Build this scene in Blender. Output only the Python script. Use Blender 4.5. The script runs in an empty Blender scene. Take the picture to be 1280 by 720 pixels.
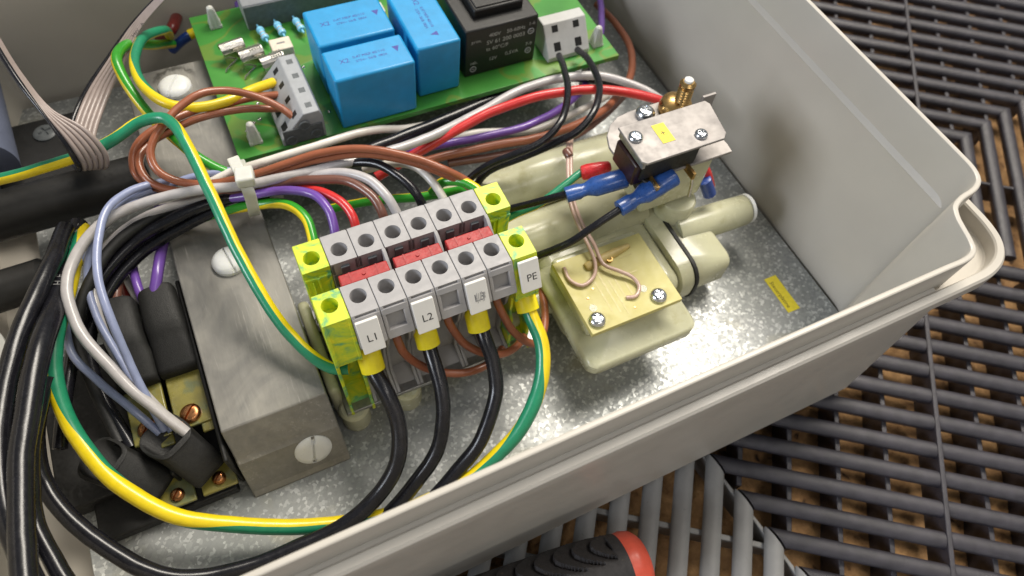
import bpy, bmesh, math, random
from mathutils import Vector, Matrix, noise
random.seed(4)
S = 0.001                      # everything below is written in millimetres, built in metres
scn = bpy.context.scene
col = scn.collection

# ------------------------------------------------------------------ camera
cam_d = bpy.data.cameras.new("camera")
cam = bpy.data.objects.new("camera", cam_d)
col.objects.link(cam)
cam_d.sensor_width = 36.0
cam_d.lens = 36.0 * 870.0 / 1280.0
cam_d.clip_start = 0.005
cam_d.clip_end = 20.0
Xc = Vector((0.90219925, -0.42452914, 0.07623335))      # camera right, in world axes
Yd = Vector((-0.33092309, -0.7946588, -0.50892759))     # camera down
Zf = Vector((0.2766341, 0.43392672, -0.85742707))       # camera forward
Rm = Matrix((Xc, -Yd, -Zf)).transposed()
cam.matrix_world = Matrix.Translation((0, 0, 0.170)) @ Rm.to_4x4()
cam_d.dof.use_dof = True
cam_d.dof.focus_distance = 0.152
cam_d.dof.aperture_fstop = 20.0
scn.camera = cam

# ------------------------------------------------------------------ room light
world = bpy.data.worlds.new("World")
scn.world = world
world.use_nodes = True
bg = world.node_tree.nodes["Background"]
bg.inputs[0].default_value = (0.86, 0.93, 1.0, 1)
bg.inputs[1].default_value = 0.175
scn.view_settings.view_transform = 'Standard'
scn.view_settings.look = 'None'
scn.view_settings.exposure = 0.08
scn.view_settings.gamma = 1.0


def area(name, loc, target, sx, sy, power, color):
    l = bpy.data.lights.new(name, 'AREA')
    l.shape = 'RECTANGLE'
    l.size, l.size_y, l.energy, l.color = sx, sy, power, color
    o = bpy.data.objects.new(name, l)
    col.objects.link(o)
    o.location = loc
    o.rotation_euler = (Vector(target) - Vector(loc)).to_track_quat('-Z', 'Y').to_euler()
    return o


area("ceiling_and_fill_lamp", (0.62, 0.62, 1.25), (0.05, 0.1, 0), 1.1, 0.35, 30.0, (1.0, 0.93, 0.82))
area("ceiling_and_fill_lamp", (0.35, -0.50, 1.25), (0.05, 0.1, 0), 1.2, 0.10, 3.2, (1.0, 0.94, 0.86))  # unseen front fill, added to brighten the bracket's front slope
area("front_fill_light", (0.45, -1.25, 0.24), (0.05, 0.1, 0), 0.9, 0.22, 1.9, (1.0, 0.93, 0.82))  # unseen low fill, added to light the outer front wall but not the interior
area("window_light", (-1.25, 0.10, 0.72), (0.05, 0.1, 0), 0.5, 0.45, 12.0, (0.86, 0.91, 1.0))


# ------------------------------------------------------------------ materials
def new_mat(name):
    m = bpy.data.materials.new(name)
    m.use_nodes = True
    nt = m.node_tree
    b = nt.nodes["Principled BSDF"]
    return m, nt, b


def coord(nt, scale=(1, 1, 1)):
    tc = nt.nodes.new("ShaderNodeTexCoord")
    mp = nt.nodes.new("ShaderNodeMapping")
    mp.inputs["Scale"].default_value = tuple(1000 * s for s in scale)
    nt.links.new(tc.outputs["Object"], mp.inputs[0])
    return mp.outputs[0]


def noise_n(nt, vec, scale, detail=4, rough=0.55, dist=0.0):
    n = nt.nodes.new("ShaderNodeTexNoise")
    n.inputs["Scale"].default_value = scale
    n.inputs["Detail"].default_value = detail
    n.inputs["Roughness"].default_value = rough
    n.inputs["Distortion"].default_value = dist
    nt.links.new(vec, n.inputs["Vector"])
    return n.outputs["Fac"]


def ramp(nt, fac, stops):
    r = nt.nodes.new("ShaderNodeValToRGB")
    els = r.color_ramp.elements
    while len(els) < len(stops):
        els.new(0.5)
    for e, (p, c) in zip(els, stops):
        e.position = p
        e.color = (c[0], c[1], c[2], 1) if hasattr(c, '__len__') else (c, c, c, 1)
    nt.links.new(fac, r.inputs[0])
    return r.outputs[0]


def bump(nt, b, height, strength=0.3, dist=0.1):
    n = nt.nodes.new("ShaderNodeBump")
    n.inputs["Strength"].default_value = strength
    n.inputs["Distance"].default_value = dist * S
    nt.links.new(height, n.inputs["Height"])
    nt.links.new(n.outputs[0], b.inputs["Normal"])


def mixc(nt, fac, a, b2, mode='MIX'):
    m = nt.nodes.new("ShaderNodeMix")
    m.data_type = 'RGBA'
    m.blend_type = mode
    for k, v in ((0, fac), (6, a), (7, b2)):
        if hasattr(v, 'links') or hasattr(v, 'is_linked'):
            nt.links.new(v, m.inputs[k])
        elif k == 0:
            m.inputs[0].default_value = v
        else:
            m.inputs[k].default_value = (v[0], v[1], v[2], 1)
    return m.outputs[2]


def plastic(name, c, rough=0.4, var=0.12, grain=0.05, nscale=0.35, spec=0.5, dirt=None, sss=0.0, coat=0.0):
    m, nt, b = new_mat(name)
    v = coord(nt)
    n = noise_n(nt, v, nscale, 5)
    lo = tuple(x * (1 - var) for x in c)
    hi = tuple(min(1, x * (1 + var)) for x in c)
    cc = ramp(nt, n, [(0.3, lo), (0.7, hi)])
    if dirt:
        d = noise_n(nt, v, dirt[1], 6, 0.65)
        f = ramp(nt, d, [(dirt[2], 0.0), (dirt[2] + 0.12, 1.0)])
        cc = mixc(nt, f, cc, dirt[0])
    nt.links.new(cc, b.inputs["Base Color"])
    r = ramp(nt, noise_n(nt, v, nscale * 3, 3), [(0.3, rough * 0.82), (0.75, min(1, rough * 1.2))])
    nt.links.new(r, b.inputs["Roughness"])
    b.inputs["Specular IOR Level"].default_value = spec
    if grain:
        bump(nt, b, noise_n(nt, v, 6.0, 3), grain, 0.15)
    if sss:
        b.inputs["Subsurface Weight"].default_value = sss
        b.inputs["Subsurface Radius"].default_value = (1.0, 1.0, 0.7)
        b.inputs["Subsurface Scale"].default_value = 2.0 * S
    if coat:
        b.inputs["Coat Weight"].default_value = coat
        b.inputs["Coat Roughness"].default_value = 0.12
    return m


def metal(name, c, rough=0.3, metallic=1.0, streak=None, var=0.25, nscale=0.6, bmp=0.05):
    m, nt, b = new_mat(name)
    v = coord(nt, streak or (1, 1, 1))
    n = noise_n(nt, v, nscale, 5, 0.6)
    cc = ramp(nt, n, [(0.28, tuple(x * (1 - var) for x in c)), (0.72, tuple(min(1, x * (1 + var)) for x in c))])
    nt.links.new(cc, b.inputs["Base Color"])
    r = ramp(nt, n, [(0.3, rough * 1.35), (0.7, rough * 0.75)])
    nt.links.new(r, b.inputs["Roughness"])
    b.inputs["Metallic"].default_value = metallic
    bump(nt, b, n, bmp, 0.1)
    return m


M = {}
M['box'] = plastic('enclosure_plastic', (0.53, 0.495, 0.435), 0.36, 0.05, 0.05, 0.04, dirt=((0.33, 0.29, 0.23), 0.5, 0.69))
M['grey_block'] = plastic('grey_polyamide', (0.335, 0.325, 0.325), 0.5, 0.07, 0.06, 0.3)
M['grey_dark'] = plastic('grey_polyamide_shade', (0.30, 0.30, 0.31), 0.5, 0.08, 0.06, 0.3)
M['red'] = plastic('red_polyamide', (0.36, 0.016, 0.016), 0.5, 0.15, 0.12, 0.8)
M['tag'] = plastic('white_marker_plastic', (0.78, 0.76, 0.72), 0.45, 0.03, 0.03)
M['ink'] = plastic('black_ink', (0.02, 0.02, 0.022), 0.6, 0.2, 0)
M['ink_soft'] = plastic('worn_black_ink', (0.16, 0.16, 0.17), 0.6, 0.4, 0, 3.0)
M['smear'] = plastic('smeared_ink', (0.42, 0.41, 0.40), 0.6, 0.3, 0, 3.0)
M['ink_faint'] = plastic('faded_grey_ink', (0.20, 0.20, 0.20), 0.6, 0.5, 0, 3.0)
M['ink_purple'] = plastic('purple_ink', (0.045, 0.06, 0.30), 0.6, 0.4, 0, 3.0)
M['ink_white'] = plastic('pale_grey_ink', (0.42, 0.42, 0.42), 0.6, 0.3, 0, 3.0)
M['ink_brown'] = plastic('dark_label_ink', (0.16, 0.12, 0.02), 0.6, 0.4, 0, 3.0)
M['ferrule'] = plastic('yellow_ferrule', (0.86, 0.72, 0.015), 0.38, 0.1, 0.05, sss=0.1)
M['yellow_label'] = plastic('yellow_label', (0.80, 0.66, 0.03), 0.5, 0.08, 0.03, 1.0)
M['cap_blue'] = plastic('blue_capacitor', (0.012, 0.27, 0.56), 0.42, 0.08, 0.06, 0.3, coat=0.05)
M['tr_black'] = plastic('black_transformer', (0.009, 0.0085, 0.008), 0.42, 0.3, 0.25, 1.5)
M['nylon_white'] = plastic('white_nylon', (0.74, 0.75, 0.74), 0.32, 0.04, 0.03, sss=0.2)
M['nylon_clear'] = plastic('clear_nylon', (0.60, 0.60, 0.55), 0.35, 0.06, 0.03, sss=0.3)
M['nylon_green'] = plastic('pale_green_nylon', (0.51, 0.505, 0.35), 0.25, 0.07, 0.05, 0.12, sss=0.35,
                           dirt=((0.42, 0.405, 0.25), 0.10, 0.56))
M['black_rubber'] = plastic('black_rubber', (0.012, 0.012, 0.012), 0.55, 0.4, 0.25, 1.2)
M['boot'] = plastic('black_heat_shrink', (0.0075, 0.0075, 0.007), 0.62, 0.4, 0.5, 1.1)
M['tube_black'] = plastic('black_hose', (0.010, 0.010, 0.010), 0.45, 0.4, 0.15, 0.4)
M['mould_black'] = plastic('black_moulding', (0.006, 0.006, 0.006), 0.6, 0.4, 0.15, 0.4)
M['conn_grey'] = plastic('grey_connector', (0.33, 0.34, 0.35), 0.45, 0.07, 0.08, 0.5)
M['conn_dark'] = plastic('dark_grey_connector', (0.10, 0.11, 0.115), 0.5, 0.2, 0.15, 0.9)
M['conn_white'] = plastic('white_connector', (0.47, 0.47, 0.46), 0.45, 0.05, 0.05, 0.5)
M['cream'] = plastic('cream_component', (0.66, 0.58, 0.47), 0.45, 0.08, 0.05, 0.8)
M['spade'] = plastic('blue_spade_sleeve', (0.022, 0.075, 0.27), 0.3, 0.25, 0.10, 0.7, coat=0.3)
M['red_sleeve'] = plastic('red_sleeve', (0.62, 0.02, 0.025), 0.3, 0.2, 0.6, 1.2, coat=0.3)
M['handle'] = plastic('dark_rubber_grip', (0.038, 0.034, 0.034), 0.6, 0.25, 0.25, 0.9, dirt=((0.12, 0.09, 0.06), 0.4, 0.62))
M['handle_red'] = plastic('orange_red_plastic', (0.80, 0.115, 0.065), 0.36, 0.12, 0.06, 0.3)
M['blue_grey'] = plastic('blue_grey_plastic', (0.13, 0.15, 0.22), 0.55, 0.15, 0.05, 0.1)
M['panel_off'] = plastic('off_white_plastic', (0.45, 0.45, 0.42), 0.5, 0.1, 0.05, 0.2)
M['slat_dark'] = plastic('charcoal_slat_plastic', (0.037, 0.034, 0.042), 0.40, 0.28, 0.6, 0.25, dirt=((0.12, 0.11, 0.11), 2.0, 0.655))
M['slat_grey'] = plastic('light_grey_slat_plastic', (0.28, 0.275, 0.265), 0.45, 0.10, 0.2, 0.15, dirt=((0.16, 0.15, 0.14), 0.5, 0.66))
M['brass'] = metal('brass', (0.56, 0.36, 0.14), 0.28)
M['copper'] = metal('copper_screw', (0.42, 0.19, 0.08), 0.3, nscale=1.5)
M['screw'] = metal('zinc_screw', (0.62, 0.64, 0.66), 0.22, nscale=1.5, bmp=0.15)
M['clip'] = metal('nickel_clip', (0.62, 0.60, 0.56), 0.2, nscale=1.0, bmp=0.15)
M['sheet'] = metal('sheet_steel', (0.30, 0.278, 0.265), 0.5, 0.35, None, 0.10, 0.22)
M['rail'] = metal('rail_steel', (0.42, 0.42, 0.42), 0.38)


def wire_mat(name, c, rough=0.33, coat=0.25):
    return plastic(name, c, rough, 0.08, 0.0, 0.5, coat=coat)


M['w_black'] = plastic('black_wire_pvc', (0.009, 0.009, 0.012), 0.25, 0.3, 0.0, 0.5, spec=0.45)
M['w_grey'] = wire_mat('grey_wire_pvc', (0.46, 0.44, 0.44))
M['w_white'] = wire_mat('white_wire_pvc', (0.70, 0.66, 0.60))
M['w_brown'] = wire_mat('brown_wire_pvc', (0.30, 0.095, 0.045))
M['w_dbrown'] = wire_mat('dark_brown_wire_pvc', (0.155, 0.065, 0.045))
M['w_red'] = wire_mat('red_wire_pvc', (0.58, 0.03, 0.03))
M['w_dred'] = wire_mat('deep_red_wire_pvc', (0.16, 0.012, 0.010))
M['w_purple'] = wire_mat('purple_wire_pvc', (0.145, 0.065, 0.33))
M['w_lav'] = wire_mat('lavender_wire_pvc', (0.27, 0.31, 0.48))
M['w_blue'] = wire_mat('blue_wire_pvc', (0.02, 0.06, 0.28))
M['w_yellow'] = wire_mat('yellow_wire_pvc', (0.78, 0.60, 0.01))
M['w_green'] = wire_mat('green_wire_pvc', (0.015, 0.23, 0.115))
M['w_lgreen'] = wire_mat('bright_green_wire_pvc', (0.03, 0.29, 0.02))
M['w_pink'] = wire_mat('clear_pink_wire', (0.48, 0.33, 0.27))
M['rib_grey'] = wire_mat('ribbon_strand_grey', (0.34, 0.28, 0.26), 0.4, 0.15)
M['resist'] = plastic('resistor_blue', (0.22, 0.55, 0.78), 0.35, 0.1, 0.05)


def galvanised():
    m, nt, b = new_mat('galvanised_steel')
    v = coord(nt)
    n0 = noise_n(nt, v, 0.9, 3, 0.5)
    mp = nt.nodes.new("ShaderNodeVectorMath")
    mp.operation = 'ADD'
    nt.links.new(v, mp.inputs[0])
    nt.links.new(n0, mp.inputs[1])
    vo = nt.nodes.new("ShaderNodeTexVoronoi")
    vo.inputs["Scale"].default_value = 1.35
    nt.links.new(mp.outputs[0], vo.inputs["Vector"])
    sep = nt.nodes.new("ShaderNodeSeparateColor")
    nt.links.new(vo.outputs["Color"], sep.inputs[0])
    cell = sep.outputs[0]
    cc = ramp(nt, cell, [(0.0, (0.33, 0.34, 0.34)), (0.75, (0.41, 0.42, 0.415)), (1.0, (0.72, 0.73, 0.72))])
    cl = ramp(nt, noise_n(nt, v, 0.05, 5, 0.6), [(0.3, (0.75, 0.77, 0.76)), (0.7, (1.0, 1.0, 1.0))])
    cc = mixc(nt, 1.0, cc, cl, 'MULTIPLY')
    dust = ramp(nt, noise_n(nt, v, 1.6, 6, 0.7), [(0.64, 0.0), (0.72, 1.0)])
    cc = mixc(nt, dust, cc, (0.80, 0.79, 0.74))
    tan = ramp(nt, noise_n(nt, v, 0.045, 3, 0.6), [(0.60, 0.0), (0.70, 0.5)])
    cc = mixc(nt, tan, cc, (0.34, 0.31, 0.19))
    nt.links.new(cc, b.inputs["Base Color"])
    r = ramp(nt, cell, [(0.0, 0.50), (1.0, 0.34)])
    nt.links.new(r, b.inputs["Roughness"])
    b.inputs["Metallic"].default_value = 0.45
    bump(nt, b, cell, 0.08, 0.10)
    return m


M['galv'] = galvanised()


def mulf(nt, a, b):
    m = nt.nodes.new('ShaderNodeMath'); m.operation = 'MULTIPLY'
    nt.links.new(a, m.inputs[0]); nt.links.new(b, m.inputs[1])
    return m.outputs[0]


def brushed():
    m, nt, b = new_mat('smeared_sheet_steel')
    v = coord(nt, (1.0, 0.18, 1.0))
    v2 = coord(nt)
    n = noise_n(nt, v, 0.5, 6, 0.65, 0.6)
    sm = noise_n(nt, v2, 0.055, 4, 0.6, 1.2)
    cc = ramp(nt, n, [(0.25, (0.20, 0.195, 0.185)), (0.75, (0.265, 0.26, 0.245))])
    sm2 = ramp(nt, sm, [(0.35, (0.80, 0.80, 0.80)), (0.7, (1.25, 1.22, 1.15))])
    cc = mixc(nt, 1.0, cc, sm2, 'MULTIPLY')
    rt = nt.nodes.new("ShaderNodeMapping"); rt.inputs["Rotation"].default_value = (0, 0, 0.9); rt.inputs["Scale"].default_value = (1, .07, 1)
    nt.links.new(v2, rt.inputs[0])
    st = ramp(nt, noise_n(nt, rt.outputs[0], 1.1, 5, 0.7), [(0.55, 0.0), (0.75, 0.6)])
    pm = ramp(nt, noise_n(nt, v2, 0.07, 2), [(0.48, 0.0), (0.6, 1.0)])
    cc = mixc(nt, mulf(nt, st, pm), cc, (0.52, 0.50, 0.46))
    sp = ramp(nt, noise_n(nt, v2, 1.3, 6, 0.75), [(0.66, 0.0), (0.72, 0.8)])
    cc = mixc(nt, sp, cc, (0.60, 0.57, 0.50))
    # dark uneven arc round the back of the upper screw
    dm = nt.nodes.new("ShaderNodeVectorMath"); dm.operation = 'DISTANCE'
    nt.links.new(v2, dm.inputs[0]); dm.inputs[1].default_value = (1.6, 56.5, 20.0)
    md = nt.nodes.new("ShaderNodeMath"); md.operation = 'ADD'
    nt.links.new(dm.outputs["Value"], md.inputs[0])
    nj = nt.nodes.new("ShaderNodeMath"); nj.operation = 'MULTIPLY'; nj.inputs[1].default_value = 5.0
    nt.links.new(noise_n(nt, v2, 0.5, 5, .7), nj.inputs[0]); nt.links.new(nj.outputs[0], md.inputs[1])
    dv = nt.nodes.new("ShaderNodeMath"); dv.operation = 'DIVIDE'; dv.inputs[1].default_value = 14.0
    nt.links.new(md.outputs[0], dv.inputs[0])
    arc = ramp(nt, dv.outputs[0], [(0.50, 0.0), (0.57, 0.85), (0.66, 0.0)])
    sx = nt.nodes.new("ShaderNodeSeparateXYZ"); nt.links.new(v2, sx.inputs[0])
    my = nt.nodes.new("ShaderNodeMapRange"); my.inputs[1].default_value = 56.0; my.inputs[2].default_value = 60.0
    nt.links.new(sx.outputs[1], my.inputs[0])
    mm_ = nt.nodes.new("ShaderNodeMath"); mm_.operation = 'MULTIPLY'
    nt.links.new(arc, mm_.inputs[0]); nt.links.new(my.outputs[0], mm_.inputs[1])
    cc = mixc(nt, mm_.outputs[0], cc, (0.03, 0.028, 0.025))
    nt.links.new(cc, b.inputs["Base Color"])
    b.inputs["Metallic"].default_value = 0.2
    nt.links.new(ramp(nt, sm, [(0.3, 0.30), (0.7, 0.55)]), b.inputs["Roughness"])
    bump(nt, b, n, 0.15, 0.12)
    return m


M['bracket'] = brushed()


def pe_plastic():
    m, nt, b = new_mat('green_yellow_polyamide')
    v = coord(nt)
    tc = nt.nodes.new("ShaderNodeObjectInfo")
    add = nt.nodes.new("ShaderNodeVectorMath")
    add.operation = 'ADD'
    nt.links.new(v, add.inputs[0])
    nt.links.new(tc.outputs["Location"], add.inputs[1])
    n = noise_n(nt, add.outputs[0], 0.16, 4, 0.6, 1.6)
    cc = ramp(nt, n, [(0.37, (0.14, 0.40, 0.15)), (0.46, (0.46, 0.60, 0.03)), (0.62, (0.72, 0.70, 0.02))])
    nt.links.new(cc, b.inputs["Base Color"])
    b.inputs["Roughness"].default_value = 0.42
    b.inputs["Subsurface Weight"].default_value = 0.15
    b.inputs["Subsurface Radius"].default_value = (1, 1, 0.4)
    b.inputs["Subsurface Scale"].default_value = 1.2 * S
    bump(nt, b, noise_n(nt, v, 4.0, 3), 0.06, 0.15)
    return m


M['pe'] = pe_plastic()


def mul05(nt, x):
    m = nt.nodes.new('ShaderNodeMath'); m.operation = 'MULTIPLY'; m.inputs[1].default_value = .55
    nt.links.new(x, m.inputs[0])
    return m.outputs[0]


def pcb_mat():
    m, nt, b = new_mat('green_solder_mask')
    v = coord(nt)
    n = noise_n(nt, v, 0.06, 2, 0.4, 0.8)
    tracks = ramp(nt, n, [(0.50, 0.0), (0.515, 1.0), (0.56, 1.0), (0.575, 0.0)])
    cc = ramp(nt, noise_n(nt, v, 0.05, 4), [(0.3, (0.035, 0.20, 0.028)), (0.7, (0.075, 0.30, 0.05))])
    cc = mixc(nt, mul05(nt, tracks), cc, (0.17, 0.22, 0.03))
    sp = ramp(nt, noise_n(nt, v, 1.2, 4, 0.7), [(0.72, 0.0), (0.76, 0.6)])
    cc = mixc(nt, sp, cc, (0.3, 0.4, 0.2))
    nt.links.new(cc, b.inputs["Base Color"])
    b.inputs["Roughness"].default_value = 0.3
    bump(nt, b, tracks, 0.25, 0.06)
    return m


M['pcb'] = pcb_mat()
M['pcb_yellow'] = plastic('bare_yellow_laminate', (0.50, 0.45, 0.17), 0.55, 0.08, 0.05, 0.12, sss=0.1)
M['pcb_track'] = plastic('laminate_track', (0.47, 0.40, 0.14), 0.4, 0.08, 0.0)
M['brass_plate'] = plastic('waxed_yellow_brass', (0.21, 0.185, 0.04), 0.32, 0.3, 0.3, 0.25, coat=0.4,
                           dirt=((0.13, 0.15, 0.07), 0.16, 0.50))


def glass_film():
    m, nt, b = new_mat('clear_film')
    b.inputs["Base Color"].default_value = (0.85, 0.87, 0.85, 1)
    b.inputs["Roughness"].default_value = 0.15
    b.inputs["Transmission Weight"].default_value = 0.9
    b.inputs["Alpha"].default_value = 0.35
    return m


def ground_mat():
    m, nt, b = new_mat('wood_chip_ground')
    v = coord(nt)
    n = noise_n(nt, v, 0.22, 6, 0.62, 0.4)
    cc = ramp(nt, n, [(0.31, (0.04, 0.02, 0.01)), (0.39, (0.34, 0.185, 0.08)), (0.66, (0.58, 0.34, 0.15))])
    nt.links.new(cc, b.inputs["Base Color"])
    b.inputs["Roughness"].default_value = 0.85
    bump(nt, b, noise_n(nt, v, 0.9, 5), 0.6, 0.8)
    return m


M['ground'] = ground_mat()


# ------------------------------------------------------------------ mesh helpers
def tag(o, label=None, cat=None, group=None, kind=None):
    if label:
        o['label'] = label
    if cat:
        o['category'] = cat
    if group:
        o['group'] = group
    if kind:
        o['kind'] = kind
    return o


def thing(name, label, cat, loc=(0, 0, 0), group=None):
    o = bpy.data.objects.new(name, None)
    o.empty_display_size = 0.005
    col.objects.link(o)
    o.location = Vector(loc) * S
    return tag(o, label, cat, group)


def frame_of(d):
    d = Vector(d).normalized()
    a = Vector((0, 0, 1)) if abs(d.z) < 0.9 else Vector((1, 0, 0))
    x = d.cross(a).normalized()
    return x, d.cross(x).normalized(), d


def spline(pts, step=1.2):
    pts = [Vector(p) for p in pts]
    q = [pts[0] * 2 - pts[1]] + pts + [pts[-1] * 2 - pts[-2]]
    out = []
    for i in range(1, len(q) - 2):
        p0, p1, p2, p3 = q[i - 1:i + 3]
        n = max(3, int((p2 - p1).length / step))
        # centripetal-like: tangent scaled by chord lengths
        l = (p2 - p1).length
        m1 = (p2 - p0) * (l / max(1e-6, (p1 - p0).length + l))
        m2 = (p3 - p1) * (l / max(1e-6, (p3 - p2).length + l))
        for k in range(n):
            t = k / n
            t2, t3 = t * t, t * t * t
            out.append(p1 * (2 * t3 - 3 * t2 + 1) + m1 * (t3 - 2 * t2 + t) + p2 * (-2 * t3 + 3 * t2) + m2 * (t3 - t2))
    out.append(pts[-1])
    return out


class MB:
    def __init__(s):
        s.v, s.f, s.m = [], [], []
        s.mi = 0

    def face(s, idx):
        s.f.append(tuple(idx))
        s.m.append(s.mi)

    def add(s, pts):
        n = len(s.v)
        s.v += [Vector(p) for p in pts]
        return n

    def box(s, x0, x1, y0, y1, z0, z1, R=None, org=(0, 0, 0)):
        c = [(x0, y0, z0), (x1, y0, z0), (x1, y1, z0), (x0, y1, z0), (x0, y0, z1), (x1, y0, z1), (x1, y1, z1), (x0, y1, z1)]
        if R:
            c = [R @ Vector(p) + Vector(org) for p in c]
        n = s.add(c)
        for q in ((0, 3, 2, 1), (4, 5, 6, 7), (0, 1, 5, 4), (1, 2, 6, 5), (2, 3, 7, 6), (3, 0, 4, 7)):
            s.face([n + k for k in q])
        return s

    def rings(s, rings, closed=True, cap0=True, cap1=True):
        L = len(rings[0])
        n = s.add([p for r in rings for p in r])
        for i in range(len(rings) - 1):
            for k in range(L if closed else L - 1):
                a, b = n + i * L + k, n + i * L + (k + 1) % L
                s.face((a, b, b + L, a + L))
        if cap0:
            s.face([n + k for k in range(L)][::-1])
        if cap1:
            s.face([n + (len(rings) - 1) * L + k for k in range(L)])
        return s

    def prism(s, poly, axis, a, b):
        def mk(p, t):
            return {'x': (t, p[0], p[1]), 'y': (p[0], t, p[1]), 'z': (p[0], p[1], t)}[axis]
        return s.rings([[mk(p, a) for p in poly], [mk(p, b) for p in poly]])

    def lathe(s, prof, org=(0, 0, 0), d=(0, 0, 1), n=24, cap0=True, cap1=True, sq=(1, 1)):
        x, y, z = frame_of(d)
        org = Vector(org)
        rr = []
        for r, h in prof:
            rr.append([org + z * h + x * (r * sq[0] * math.cos(2 * math.pi * k / n)) + y * (r * sq[1] * math.sin(2 * math.pi * k / n)) for k in range(n)])
        return s.rings(rr, True, cap0, cap1)

    def tube(s, path, r, n=12, radii=None, stripe=None, roll=None):
        path = [Vector(p) for p in path]
        N = len(path)
        t = [(path[min(i + 1, N - 1)] - path[max(i - 1, 0)]).normalized() for i in range(N)]
        nx = frame_of(t[0])[0]
        base = s.add([])
        rings = []
        for i in range(N):
            nx = (nx - t[i] * nx.dot(t[i])).normalized()
            ny = t[i].cross(nx)
            rad = radii[i] if radii else r
            a0 = 0.0
            if roll:
                lat = t[i].cross(Vector((0, 0, 1)))
                if lat.length > 0.15:
                    nx = lat.normalized()
                    ny = t[i].cross(nx)
                    if ny.z < 0:
                        ny = -ny
                f_ = i / (N - 1)
                ph_ = roll[-1][1]
                for (fa, pa_), (fb, pb_) in zip(roll, roll[1:]):
                    if fa <= f_ <= fb:
                        w_ = (f_ - fa) / (fb - fa)
                        ph_ = pa_ + (pb_ - pa_) * w_ * w_ * (3 - 2 * w_)
                        break
                if f_ < roll[0][0]:
                    ph_ = roll[0][1]
                a0 = math.radians(ph_) - math.pi * stripe / n
            rings.append([path[i] + (nx * math.cos(a0 + 2 * math.pi * k / n) + ny * math.sin(a0 + 2 * math.pi * k / n)) * rad for k in range(n)])
        base = s.add([p for rg in rings for p in rg])
        for i in range(N - 1):
            for k in range(n):
                a, b = base + i * n + k, base + i * n + (k + 1) % n
                s.f.append((a, b, b + n, a + n))
                s.m.append((1 if k < stripe else 0) if stripe else s.mi)
        s.face([base + k for k in range(n)][::-1])
        s.face([base + (N - 1) * n + k for k in range(n)])
        return s

    def holed(s, x0, x1, y0, y1, z, cx, cy, r, depth, n=24):
        """rectangle at height z with a round blind hole going down"""
        ang = [2 * math.pi * k / n for k in range(n)]
        for px, py in ((x0, y0), (x1, y0), (x1, y1), (x0, y1)):
            a = math.atan2(py - cy, px - cx) % (2 * math.pi)
            j = min(range(n), key=lambda q: abs((ang[q] - a + math.pi) % (2 * math.pi) - math.pi))
            ang[j] = a
        outer = []
        for a in ang:
            c_, s_ = math.cos(a), math.sin(a)
            tt = min([(x1 - cx) / c_ if c_ > 1e-9 else 1e9, (x0 - cx) / c_ if c_ < -1e-9 else 1e9,
                      (y1 - cy) / s_ if s_ > 1e-9 else 1e9, (y0 - cy) / s_ if s_ < -1e-9 else 1e9])
            outer.append((cx + c_ * tt, cy + s_ * tt, z))
        ri = [(cx + r * math.cos(a), cy + r * math.sin(a), z) for a in ang]
        rj = [(cx + r * .94 * math.cos(a), cy + r * .94 * math.sin(a), z - 0.25) for a in ang]
        rk = [(cx + r * .9 * math.cos(a), cy + r * .9 * math.sin(a), z - depth) for a in ang]
        b = s.add(outer + ri + rj + rk)
        for lv in range(3):
            for k in range(n):
                a, c2 = b + lv * n + k, b + lv * n + (k + 1) % n
                s.face((a, c2, c2 + n, a + n))
        s.face([b + 3 * n + k for k in range(n)])
        return s

    def build(s, name, mats, parent=None, bevel=0, seg=2, ang=35, flat=False, wobble=0.0, origin=None):
        me = bpy.data.meshes.new(name)
        mats = mats if isinstance(mats, (list, tuple)) else [mats]
        if parent is not None:
            o0 = parent.matrix_world.translation.copy()
            p = parent
            o0 = Vector((0, 0, 0))
            while p is not None:
                o0 = o0 + p.location
                p = p.parent
        elif origin is not None:
            o0 = Vector(origin) * S
        else:
            xs = [v.x for v in s.v]; ys = [v.y for v in s.v]; zs = [v.z for v in s.v]
            o0 = Vector(((min(xs) + max(xs)) / 2, (min(ys) + max(ys)) / 2, min(zs))) * S
        vs = s.v
        if wobble:
            vs = [v + Vector(noise.noise_vector(v * 0.21)) * wobble for v in vs]
        me.from_pydata([v * S - o0 for v in vs], [], s.f)
        for m in mats:
            me.materials.append(m)
        for p, k in zip(me.polygons, s.m):
            p.material_index = k
            p.use_smooth = not flat
        bm = bmesh.new()
        bm.from_mesh(me)
        bmesh.ops.recalc_face_normals(bm, faces=bm.faces)
        bm.to_mesh(me)
        bm.free()
        if not flat:
            me.set_sharp_from_angle(angle=math.radians(ang))
        o = bpy.data.objects.new(name, me)
        col.objects.link(o)
        if parent is not None:
            o.parent = parent
        else:
            o.location = o0
        if bevel:
            b = o.modifiers.new("bevel", 'BEVEL')
            b.width = bevel * S
            b.segments = seg
            b.limit_method = 'ANGLE'
            b.angle_limit = math.radians(40)
            b.harden_normals = False
        return o


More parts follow.
